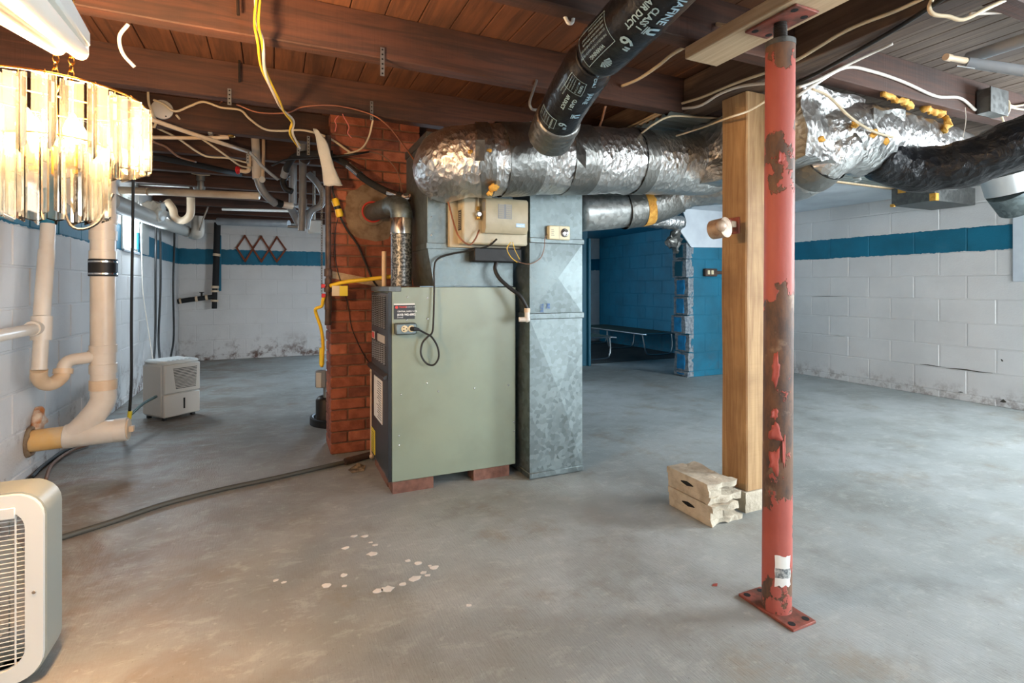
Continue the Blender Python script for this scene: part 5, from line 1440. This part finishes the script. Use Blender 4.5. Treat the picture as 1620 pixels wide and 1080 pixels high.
wire('pink_wire', [at(541, 172, Y=2.80), at(543, 183, Y=2.80), at(552, 200, Y=2.80), at(550, 210, Y=2.80), at(556, 218, Y=2.80)], .0022, PINK, 'crinkled pink wire hanging below the joist, the longer one')
wire('pink_wire', [at(538, 180, Y=2.84), at(530, 190, Y=2.84), at(532, 198, Y=2.84), at(530, 208, Y=2.84)], .0022, PINK, 'crinkled pink wire hanging below the joist, the shorter one')
# perforated straps
def strap(px, y0, y1, Yp, lab, w_=.016, dy=0.0):
    a, b = at(px, y0, Y=Yp), at(px, y1, Y=Yp + dy); t = thing('hanger_strap', lab, 'strap', b, 'perforated metal hanger straps')
    d = (b - a); obj('band', MB().obox(a + V((-w_ / 2, 0, 0)), (w_, 0, 0), (0, .0015, 0), d), STRAPM, t)
    k = max(3, int(d.length / .018)); hm_ = MB().lathe((0, 0, 0), (0, -1, 0), [(.0036, 0), (.0036, .0006)], 8).mesh('hole', BLACKV)
    for i in range(k): place('hole', hm_, a + d * ((i + .5) / k) + V((0, -.0012, 0)), t)
strap(605, 75, 120, 2.046, 'perforated strap hanging from the joist above the chimney')
strap(588, 160, 190, 2.762, 'perforated strap on the second joist left of the plenum')
strap(363, 140, 166, 2.762, 'perforated strap on the joist edge right of the chandelier')
strap(472, 226, 246, 3.32, 'perforated strap below the yellow cables, left one', dy=.0)
strap(488, 215, 245, 3.36, 'perforated strap below the yellow cables, right one')
strap(392, 243, 258, 3.62, 'perforated strap beside the red valve')
one('metal_hook', MB().tube(smooth_path([at(849, 127, Y=2.045), at(843, 145, Y=2.03), at(838, 162, Y=2.02), at(841, 172, Y=2.02), at(850, 174, Y=2.02)], 5), .006, 8), STRAPM, 'bent flat metal hook hanging on the joist left of the black flex duct', 'hook')
one('cable_clip', MB().tube(smooth_path([at(888, 23, Y=1.50), at(894, 27, Y=1.49), at(899, 36, Y=1.48), at(905, 36, Y=1.48), at(908, 27, Y=1.49), at(915, 26, Y=1.50)], 5), .006, 8), WHITEP, 'white plastic pipe clip on the joist beside the black flex duct', 'clip')
for i, (px, y0, y1, Yp) in enumerate(((376, -6, 24, 2.03), (378, 70, 130, 2.74))):
    one('hanging_rod', MB().rod(at(px, y0, Y=Yp), at(px + 1, y1, Y=Yp), .005, 8), STEELD, ('dark spike hanging from the joist at the top of the photo', 'dark spike with its shadow hanging between the first two joists')[i], 'nail')
# --- right-hand cables along the girder
wire('girder_cable', [at(978, 210, Y=2.42), at(1010, 194, X=1.868), at(1060, 170, X=1.866), at(1110, 154, X=1.866), at(1160, 133, X=1.864), at(1219, 112, X=1.864), at(1262, 94, X=1.864), at(1340, 48, X=1.864), at(1420, 16, X=1.866), at(1480, -12, X=1.866)], .0065, WIREC, 'upper cream cable stapled along the girder from the ducts to the photo top')
wire('girder_cable', [at(985, 212, Y=2.40), at(1030, 188, X=1.872), at(1062, 174, X=1.870), at(1105, 168, X=1.868), at(1140, 148, X=1.868), at(1175, 136, X=1.868), at(1219, 131, X=1.866)], .0065, WIREW, 'lower white cable stapled along the girder and passing over the post')
wire('loose_cable', [at(1012, 213, Y=2.15), at(1035, 196, Y=2.06), at(1062, 184, Y=2.04), at(1100, 185, Y=2.04), at(1142, 187, Y=2.04)], .005, WIREC, 'loose cream cable peaking against the ribbed sheet behind the post')
wire('loose_cable', [at(1070, 215, Y=2.1), at(1110, 202, Y=1.95), at(1150, 187, Y=1.69), at(1185, 175, Y=1.62), at(1219, 155, Y=1.55)], .005, WIREC, 'loose cream cable slanting across the front of the wooden post')
wire('bay_cable', [at(984, 136, Y=2.045), at(1010, 125, Y=1.92), at(1040, 105, Y=1.78), at(1062, 87, Y=1.65), at(1082, 75, Y=1.52)], .007, WIREC, 'cream cable spanning the joist bay right of the black flex duct')
wire('bay_cable', [at(930, 236, Y=2.42), at(936, 222, Y=2.35), at(950, 196, Y=2.25), at(958, 168, Y=2.14)], .006, WIREBR, 'brown cable dropping behind the black flex duct to the main duct')
one('cable_end', MB().tube([at(1134, 38, Y=1.43), at(1152, 41, Y=1.38)], .007, 8), WIREC, 'short cable stub poking from the joist above the pine plank', 'cable')
wire('joist_cable', [at(1262, 152, Y=1.47), at(1290, 133, Y=1.455), at(1337, 107, Y=1.452), at(1380, 113, Y=1.452), at(1430, 130, Y=1.455), at(1480, 152, Y=1.455), at(1518, 155, Y=1.458), at(1543, 174, Y=1.458)], .007, WIREW, 'white cable curving along the right joist into the grey metal box')
wire('joist_cable', [at(1264, 138, Y=1.44), at(1290, 128, Y=1.43), at(1340, 103, Y=1.38), at(1380, 84, Y=1.32), at(1412, 69, Y=1.25)], .0055, WIREW, 'white cable slanting up from the column across the right joist')
wire('joist_cable', [at(1262, 130, Z=1.865), at(1300, 112, Z=1.866), at(1370, 73, Z=1.867), at(1430, 38, Z=1.867), at(1510, -14, Z=1.867)], .008, WIREB, 'thick black cable running under the girder to the top right')
wire('joist_cable', [at(1285, 141, Y=1.45), at(1310, 152, Y=1.44), at(1345, 185, Y=1.42), at(1380, 207, Y=1.42), at(1412, 217, Y=1.43)], .0055, WIREC, 'cream cable drooping across the crumpled foil duct')
wire('joist_cable', [at(1478, -8, d=1.62), at(1470, 12, d=1.62), at(1478, 23, d=1.62), at(1500, 26, d=1.62), at(1524, 31, d=1.62), at(1560, 14, d=1.62), at(1590, 0, d=1.62)], .006, WIREC, 'cream cable hooked in a loose loop at the top right')
wire('joist_cable', [at(1535, 22, d=1.7), at(1570, 20, d=1.7), at(1616, 17, d=1.7), at(1650, 16, d=1.7)], .006, WIREW, 'straight white cable at the top right corner')
jx = thing('steel_junction_box', 'dark square steel junction box screwed to the right joist', 'junction box', at(1558, 182, Y=1.44))
a = at(1545, 181, Y=1.46); b = at(1572, 151, Y=1.46)
jc = obj('box', MB().box(a.x, b.x, 1.405, 1.462, a.z, b.z, .003), GALVD, jx)
obj('cover', MB().box(a.x - .003, b.x + .003, 1.400, 1.4055, a.z - .003, b.z + .003, .001), GALVD, jx)
for i, (pts, lab) in enumerate((([at(1571, 160, Y=1.45), at(1590, 161, Y=1.45), at(1605, 168, Y=1.45), at(1640, 160, Y=1.46)], 'upper cream cable leaving the steel junction box to the right'),
        ([at(1571, 167, Y=1.45), at(1590, 168, Y=1.45), at(1610, 172, Y=1.45), at(1640, 176, Y=1.46)], 'lower cream cable leaving the steel junction box to the right'),
        ([at(1584, 168, Y=1.44), at(1584, 182, Y=1.44), at(1590, 198, Y=1.44)], 'short cable end dangling right of the steel junction box'),
        ([at(1588, 162, Y=1.44), at(1595, 160, Y=1.43), at(1597, 172, Y=1.43), at(1592, 184, Y=1.44)], 'hooked cable end right of the steel junction box'))):
    wire('box_cable', pts, .0055, WIREC, lab)
one('thin_string', MB().tube(smooth_path([at(1527, 170, Y=1.46), at(1528, 190, Y=1.46), at(1524, 215, Y=1.46), at(1517, 240, Y=1.46)], 5), .0018, 6), WIREW, 'thin white string hanging in front of the black insulated duct', 'string')
gcp = thing('capped_pipe', 'grey pipe pair with a cream end cap below the floor boards at the top right', 'pipe', at(1560, 105, d=1.75))
obj('lower_pipe', MB().rod(at(1530, 99, d=1.78), at(1660, 118, d=1.70), .017, 16), CONDUIT, gcp)
obj('upper_pipe', MB().rod(at(1532, 92, d=1.84), at(1660, 50, d=1.62), .020, 16), CONDUIT, gcp)
obj('cap', MB().tube([at(1496, 90, d=1.72), at(1504, 92, d=1.73), at(1505, 92, d=1.73), at(1527, 96, d=1.76)], [.011, .011, .009, .010], 14), CREAM, gcp)
obj('bracket', MB().rod(at(1513, 104, d=1.74), at(1541, 108, d=1.76), .003, 6), CHROME, gcp)
# --- gas pipe, chain, yellow lines by the chimney
GX, GY = .285, 3.225
gs = thing('gas_pipe', 'brown iron gas pipe with couplings standing against the brick chimney corner', 'pipe', (GX, GY, at(517, 512, Y=GY).z))
gz = lambda py: at(518, py, Y=GY).z
obj('riser', MB().rod((GX, GY, gz(425)), (GX, GY, 1.88), .0165, 16), IRON, gs)
for a, b, r in ((425, 437, .023), (440, 450, .019), (452, 462, .024), (468, 490, .020), (490, 510, .018)): obj('coupling', MB().lathe((GX, GY, gz(b)), (0, 0, 1), [(r * .9, 0), (r, .004), (r, gz(a) - gz(b) - .004), (r * .9, gz(a) - gz(b))], 14), IRON, gs)
obj('lower_nipple', MB().rod((GX, GY, gz(512)), (GX, GY, gz(425)), .014, 14), IRON, gs)
obj('drip_cap', MB().lathe((GX, GY, gz(514)), (0, 0, 1), [(.017, 0), (.019, .003), (.019, .02), (.017, .022)], 14), IRON, gs)
for py, dx in ((452, -.03), (467, -.028)): obj('red_lever', MB().box(GX + dx - .01, GX + dx + .012, GY - .03, GY - .012, gz(py) - .012, gz(py) + .010, .003), REDV, gs)
wire('yellow_gas_line', [V((GX + .01, GY - .02, gz(452))), at(545, 446, Y=3.16), at(580, 442, Y=3.1), at(612, 438, Y=3.02), at(640, 436, Y=2.98)], .0115, WIREY, 'yellow flexible gas line running level from the gas pipe to the furnace', cat='hose', n=12)
wire('yellow_gas_line', [V((GX - .02, GY - .01, gz(467))), at(511, 474, Y=3.22), at(509, 484, Y=3.24), at(500, 488, Y=3.26), at(500, 496, Y=3.28), at(508, 520, Y=3.3), at(511, 548, Y=3.32), at(509, 580, Y=3.34)], .0095, WIREY, 'yellow flexible line dropping from the gas pipe towards the floor', cat='hose', n=12)
tg = thing('gas_tag', 'yellow and cream paper tag hanging on the level gas line', 'tag', at(538, 466, Y=3.15))
a = at(525, 468, Y=3.155); b = at(537, 452, Y=3.155); c = at(550, 468, Y=3.155)
obj('cream_half', MB().box(a.x, b.x, 3.152, 3.155, a.z, b.z), WIREC, tg); obj('yellow_half', MB().box(b.x + .0005, c.x, 3.152, 3.155, c.z, b.z), YELL, tg)
o = thing('yellow_coupler', 'yellow and black electrical coupler hanging on the chimney bricks', 'connector', at(535, 344, Y=3.25))
p0, p1, p2, p3 = at(529, 314, Y=3.25), at(533, 326, Y=3.25), at(535, 331, Y=3.25), at(538, 343, Y=3.25)
obj('upper_shell', MB().tube([p0, p0.lerp(p1, .2), p1], [.016, .022, .020], 16), WIREY, o); obj('black_band', MB().rod(p1, p2, .019, 16), BLKR, o); obj('lower_shell', MB().tube([p2, p2.lerp(p3, .7), p3], [.020, .022, .018], 16), WIREY, o)
wire('coupler_cable', [at(525, 238, Y=3.22), at(527, 280, Y=3.24), at(526, 300, Y=3.25), at(530, 314, Y=3.25)], .006, WIREB, 'black cord above the yellow coupler')
wire('coupler_cable', [at(538, 343, Y=3.25), at(550, 365, Y=3.27), at(566, 388, Y=3.27), at(580, 420, Y=3.27), at(590, 443, Y=3.25), at(600, 456, Y=3.2)], .006, WIREB, 'black cord running from the yellow coupler down across the bricks')
wire('thin_black_wire', [at(535, 343, Y=3.26), at(530, 370, Y=3.28), at(532, 420, Y=3.28), at(550, 480, Y=3.28), at(557, 520, Y=3.28), at(575, 560, Y=3.285), at(590, 580, Y=3.285)], .0025, WIREB, 'thin dark wire trailing down the chimney face to the furnace')
one('lath_strip', MB().obox(at(526, 440, Y=3.287), at(606, 455, Y=3.287) - at(526, 440, Y=3.287), (0, .007, 0), (0, 0, .042)), NEWW, 'thin pale wood strip nailed slantwise across the chimney', 'board')
one('hanging_chain', chain(MB(), at(509, 295, Y=3.5), at(509, 462, Y=3.5), .010, .0022), STRAPM, 'metal chain hanging left of the iron gas pipe', 'chain')
# chimney-side pvc drop and floor hose
cdp = thing('condensate_drop', 'thin cream condensate pipe standing between the chimney and the furnace doors', 'pipe', at(587, 716, Y=3.09))
obj('pipe', MB().rod(at(588, 586, Y=3.08), V((at(588, 586, Y=3.08).x, 3.08, .03)), .0085, 10), CREAM, cdp)
obj('elbow', MB().sphere(V((at(588, 586, Y=3.08).x, 3.08, .03)), .014, 10, 8), CREAM, cdp); obj('cap', MB().sphere(at(588, 586, Y=3.08), .012, 10, 8), CREAM, cdp)
one('condensate_stub', MB().rod((.560, 2.98, 1.0045), (.560, 2.98, 1.2), .013, 12), CREAM, 'short upright cream pipe on the furnace top behind the flue', 'pipe')
hs = thing('floor_hose', 'long dark grey hose snaking over the floor from the fan to the furnace', 'hose', at(300, 800, Z=.0))
fz = .0125
obj('hose', MB().tube(smooth_path([at(60, 862, Z=fz), at(100, 849, Z=fz), at(180, 824, Z=fz), at(260, 797, Z=fz), at(350, 774, Z=fz), at(430, 757, Z=fz), at(500, 741, Z=fz), at(548, 730, Z=fz)], 8), .0115, 12), plain('grey_hose_rubber', srgb(74, 72, 64), .6), hs)
obj('hose_end', MB().rod(at(546, 730, Z=.02), at(590, 718, Z=.02), .019, 12), IRON, hs); obj('clamp', MB().rod(at(548, 729.5, Z=.019), at(553, 728, Z=.019), .0205, 12), CHROME, hs)
m = MB(); p = at(565, 745, Z=0)
m.prism([p + V((-.03, -.02, .001)), p + V((.035, -.015, .001)), p + V((.05, .03, .012)), p + V((.01, .045, .028)), p + V((-.045, .02, .006))], (0, 0, .002))
one('paper_scrap', m, plain('old_paper', srgb(150, 132, 108), .8, c2=srgb(60, 54, 48), scale=40), 'crumpled brown paper scrap on the floor beside the furnace corner', 'scrap')
p = at(1131, 926, Z=0); one('paint_chip', MB().prism([p + V((-.012, 0, .001)), p + V((.002, -.008, .001)), p + V((.014, .002, .003)), p + V((0, .009, .001))], (0, 0, .0008)), REDP, 'small red paint chip on the floor left of the steel column', 'scrap')
p = at(500, 745, Z=0)
# plaster splashes on the slab
SPL = plain('dried_plaster', srgb(214, 208, 200), .8, bump=.4)
for i, (px, py, r) in enumerate(((578, 848, .018), (560, 848, .015), (546, 867, .018), (590, 876, .024), (594, 862, .014), (586, 858, .010), (645, 887, .014), (662, 891, .018), (686, 898, .020), (670, 906, .014), (657, 915, .028), (637, 924, .016), (612, 932, .026), (598, 935, .022), (544, 910, .016), (516, 926, .018), (545, 927, .012), (436, 918, .012), (742, 958, .012), (677, 910, .012), (680, 895, .010), (449, 921, .010))):
    c = at(px, py, Z=0); n = 11; a0 = RND.random() * 6
    pts = [c + V((cos(2 * pi * k / n) * r * (.65 + .7 * abs(noise.noise(V((k * 1.3, i * 2.7, 1))))), sin(2 * pi * k / n) * r * (.45 + .8 * abs(noise.noise(V((k * 1.1, i * 1.7, 8))))), .0)) for k in range(n)]
    one('plaster_splash', MB().prism([q + V((0, 0, .0002)) for q in pts], (0, 0, .0012)), SPL, 'dried whitish plaster splash stuck to the floor in front of the furnace', 'stain', 'plaster splashes on the floor')
# sump pump
sp = thing('sump_pump', 'black sump pit rim with a grey pump and switch box behind the chimney', 'sump pump', (.45, 4.1, 0))
obj('rim', MB().lathe((.45, 4.1, 0), (0, 0, 1), [(.215, .001), (.215, .05), (.20, .056), (.19, .05), (.19, .002)], 36), BLKR, sp)
obj('pump_body', MB().lathe((.34, 4.02, 0), (0, 0, 1), [(.07, .003), (.07, .19), (.055, .21), (.03, .22)], 20), STEELD, sp)
obj('discharge_pipe', MB().rod((.33, 3.98, .2), (.33, 3.98, .36), .012, 10), STRAPM, sp)
sb = obj('switch_box', MB().obox(at(498, 614, d=3.55), RT * .075, FW * .05, V((.0, 0, .12)), .008), GREYC, sp)
obj('switch_face', MB().obox(at(500, 613, d=3.545), RT * .035, FW * .004, V((0, 0, .10)), .002), WHITEP, sb)
one('flex_clamp', MB().rod(at(509, 577, Y=3.34), at(509, 550, Y=3.33), .014, 10), YELL, 'yellow sleeve at the lower end of the dropping yellow line', 'fitting')
# --- furnace cord, humidifier cords
cordp = [PLUG + V((.022, -.012, -.002)), at(673, 527, Y=2.50), at(683, 533, Y=2.49), at(692, 548, Y=2.49), at(694, 565, Y=2.49), at(686, 577, Y=2.49), at(674, 574, Y=2.50), at(666, 560, Y=2.50), at(668, 543, Y=2.50), at(676, 533, Y=2.49), at(684, 525, Y=2.50), at(686, 500, Y=2.51), at(687, 460, Y=2.52), at(687, 425, Y=2.53), at(692, 410, Y=2.53), at(712, 402, Y=2.52), at(745, 396, Y=2.50), at(772, 389, Y=2.46), at(786, 378, Y=2.42)]
pc = thing('power_cable', 'black power cord looping from the humidifier to the furnace outlet', 'cable', at(680, 578, Y=2.5))
obj('cord', MB().tube(smooth_path(cordp, 8), .0048, 8), WIREB, pc)
obj('plug', MB().tube([PLUG + V((-.004, .002, 0)), PLUG + V((.004, -.018, 0)), PLUG + V((.028, -.014, -.004))], [.011, .011, .006], 12), BLKR, pc)
wire('drain_hose', [V((1.045, 2.50, 1.135)), at(783, 425, Y=2.49), at(790, 440, Y=2.47), at(806, 455, Y=2.45), at(822, 467, Y=2.43), at(830, 480, Y=2.425), at(834, 488, Y=2.425)], .010, WIREB, 'thick black drain hose falling from the humidifier tray', cat='hose', n=12)
ell = thing('pvc_elbow', 'small white plastic elbow fixed at the duct seam beside the furnace', 'fitting', at(830, 510, Y=2.42))
ez = at(834, 505, Y=2.425)
obj('upright', MB().rod(ez, ez + V((0, 0, .048)), .0135, 14), PVC, ell); obj('collar', MB().rod(ez + V((0, 0, .036)), ez + V((0, 0, .058)), .0155, 14), CREAM, ell)
obj('bend', MB().sphere(ez, .0155, 14, 10), PVC, ell); obj('branch', MB().rod(ez, ez + V((-.042, .01, 0)), .0125, 14), PVC, ell)
wire('control_wire', [at(806, 386, Y=2.43), at(803, 398, Y=2.43), at(812, 410, Y=2.44), at(826, 416, Y=2.435), at(840, 417, Y=2.43), at(855, 408, Y=2.425), at(861, 392, Y=2.425), at(862, 378, Y=2.42), at(866, 370, Y=2.415)], .0022, WIREBR, 'thin brown control wire drooping from the humidifier to the ivory humidistat')
wire('control_wire', [at(808, 383, Y=2.42), at(802, 393, Y=2.42), at(808, 406, Y=2.43), at(818, 415, Y=2.435)], .0018, WIREY, 'thin yellow control wire under the humidifier, left one')
wire('control_wire', [at(811, 383, Y=2.42), at(815, 396, Y=2.42), at(822, 410, Y=2.43)], .0018, WIREY, 'thin yellow control wire under the humidifier, right one')
# --- black cables hanging by the window, cords on the floor
for pts, r, mt, lab in (([at(211, 268, d=3.35), at(210, 360, d=3.4), at(208, 500, d=3.4), at(208, 600, d=3.4), at(205, 652, d=3.4)], .0085, WIREB, 'thick black cable hanging nearest to the drain stack'),
        ([at(247, 352, X=-1.05), at(246, 430, X=-1.05), at(246, 520, X=-1.05), at(243, 575, X=-1.0)], .010, WIREB, 'black cable hanging behind the dehumidifier, left one'),
        ([at(248, 340, X=-1.03), at(253, 360, X=-1.03), at(254, 450, X=-1.03), at(251, 530, X=-1.03), at(253, 574, X=-.98)], .010, WIREB, 'black cable hanging behind the dehumidifier, middle one'),
        ([at(254, 318, X=-1.0), at(270, 338, X=-1.0), at(276, 365, X=-1.0), at(274, 450, X=-1.0), at(275, 530, X=-1.0), at(270, 566, X=-.96)], .010, WIREB, 'black cable hanging behind the dehumidifier, curved right one'),
        ([at(222, 355, X=-1.12), at(224, 400, X=-1.12), at(226, 460, X=-1.10), at(236, 530, X=-1.05), at(243, 576, X=-1.0)], .004, WIREW, 'thin pale cord hanging from the window sill')):
    wire('hanging_cable', pts, r, mt, lab, 'cables hanging by the window')
wire('green_cord', [at(206, 656, d=3.4), at(215, 648, d=3.5), at(228, 637, d=3.62), at(247, 627, d=3.78)], .010, plain('green_cord_rubber', srgb(20, 60, 46), .5), 'dark green cord plugged into the side of the dehumidifier')
one('cord_connector', MB().rod(at(204, 664, d=3.4), at(206, 650, d=3.4), .013, 10), YELL, 'yellow cord connector lying behind the clean-out cap', 'connector')
wire('floor_cable', [at(48, 757, Z=.012), at(70, 735, Z=.012), at(105, 712, Z=.012), at(150, 697, Z=.012), at(186, 686, Z=.02), at(205, 664, d=3.4)], .010, WIREB, 'black cord running along the floor beneath the drain pipe')
wire('floor_cable', [at(72, 760, Z=.012), at(82, 735, Z=.012), at(110, 714, Z=.014), at(140, 703, Z=.014)], .009, WIREBR, 'brown cord curving on the floor beneath the drain pipe')
# --- back wall: coat rack and black pipe
cr_ = thing('accordion_rack', 'red-brown wooden accordion peg rack hung on the back wall stripe', 'coat rack', at(412, 413, Y=YB - .02))
def bpt(px, py, k=0): return at(px, py, Y=YB - .012 - k)
tops = [(387.5, 373), (413, 374), (438, 375)]; mids = [(374.5, 392), (400, 393.5), (426, 394.5), (452, 394.5)]; bots = [(388, 413), (413.5, 413.5), (438, 413.5)]
for i in range(3):
    for a, b, k in ((mids[i], tops[i], 0), (tops[i], mids[i + 1], .009), (mids[i], bots[i], .009), (bots[i], mids[i + 1], 0)):
        p, q = bpt(*a, k), bpt(*b, k); d = (q - p); n_ = V((0, -1, 0)).cross(d).normalized() * .012
        obj('slat', MB().obox(p - n_ - d.normalized() * .012, d + d.normalized() * .024, V((0, -.008, 0)), n_ * 2, .001), BROWNW, cr_)
for a in tops + mids + bots: obj('peg', MB().lathe(bpt(a[0], a[1], .008), (0, -1, 0), [(.011, 0), (.008, .01), (.008, .03), (.013, .036), (.010, .044)], 10), BROWNW, cr_)
bpw = thing('sleeved_pipe', 'black foam-sleeved water pipe with cream tape rings in the back left corner', 'pipe', at(340, 490, Y=8.15))
B_ = lambda px, py, Y=8.14: at(px, py, Y=Y)
obj('riser', MB().tube([B_(344, 352), B_(341, 452)], .040, 16), BLKPIPE, bpw); obj('lower_riser', MB().tube([B_(340, 452), B_(339, 488)], .032, 16), BLKPIPE, bpw)
obj('branch', MB().tube([B_(340, 469), B_(300, 474), B_(281, 477)], .032, 16), BLKPIPE, bpw)
for a, b in (((343, 401), (342.5, 405)), ((340.5, 452), (340.3, 456)), ((340, 459), (340, 462)), ((339.5, 474), (339.3, 477))): obj('tape_ring', MB().rod(B_(*a), B_(*b), .046, 16), CREAM, bpw)
for a, b in (((309, 473), (313, 472.5)), ((325, 471), (329, 470.5)), ((284, 476), (287, 475.5))): obj('tape_ring', MB().rod(B_(*a), B_(*b), .037, 16), CREAM, bpw)
obj('stopcock', MB().lathe(B_(319, 470), (0, 0, 1), [(.012, 0), (.012, .06), (.03, .062), (.03, .07)], 10), STEELD, bpw)
one('teal_batten', MB().box(at(346, 400, Y=8.24).x, at(350, 400, Y=8.24).x, 8.225, 8.257, at(346, 460, Y=8.24).z, at(346, 372, Y=8.24).z, .003), TEALP, 'teal painted wood strip on the back wall behind the sleeved pipe', 'board')
one('cornice_chain', chain(MB(), at(1083, 318, Y=4.44), at(1075, 352, Y=4.44), .014, .003), STEELD, 'short chain hanging above the broken wall end', 'chain')
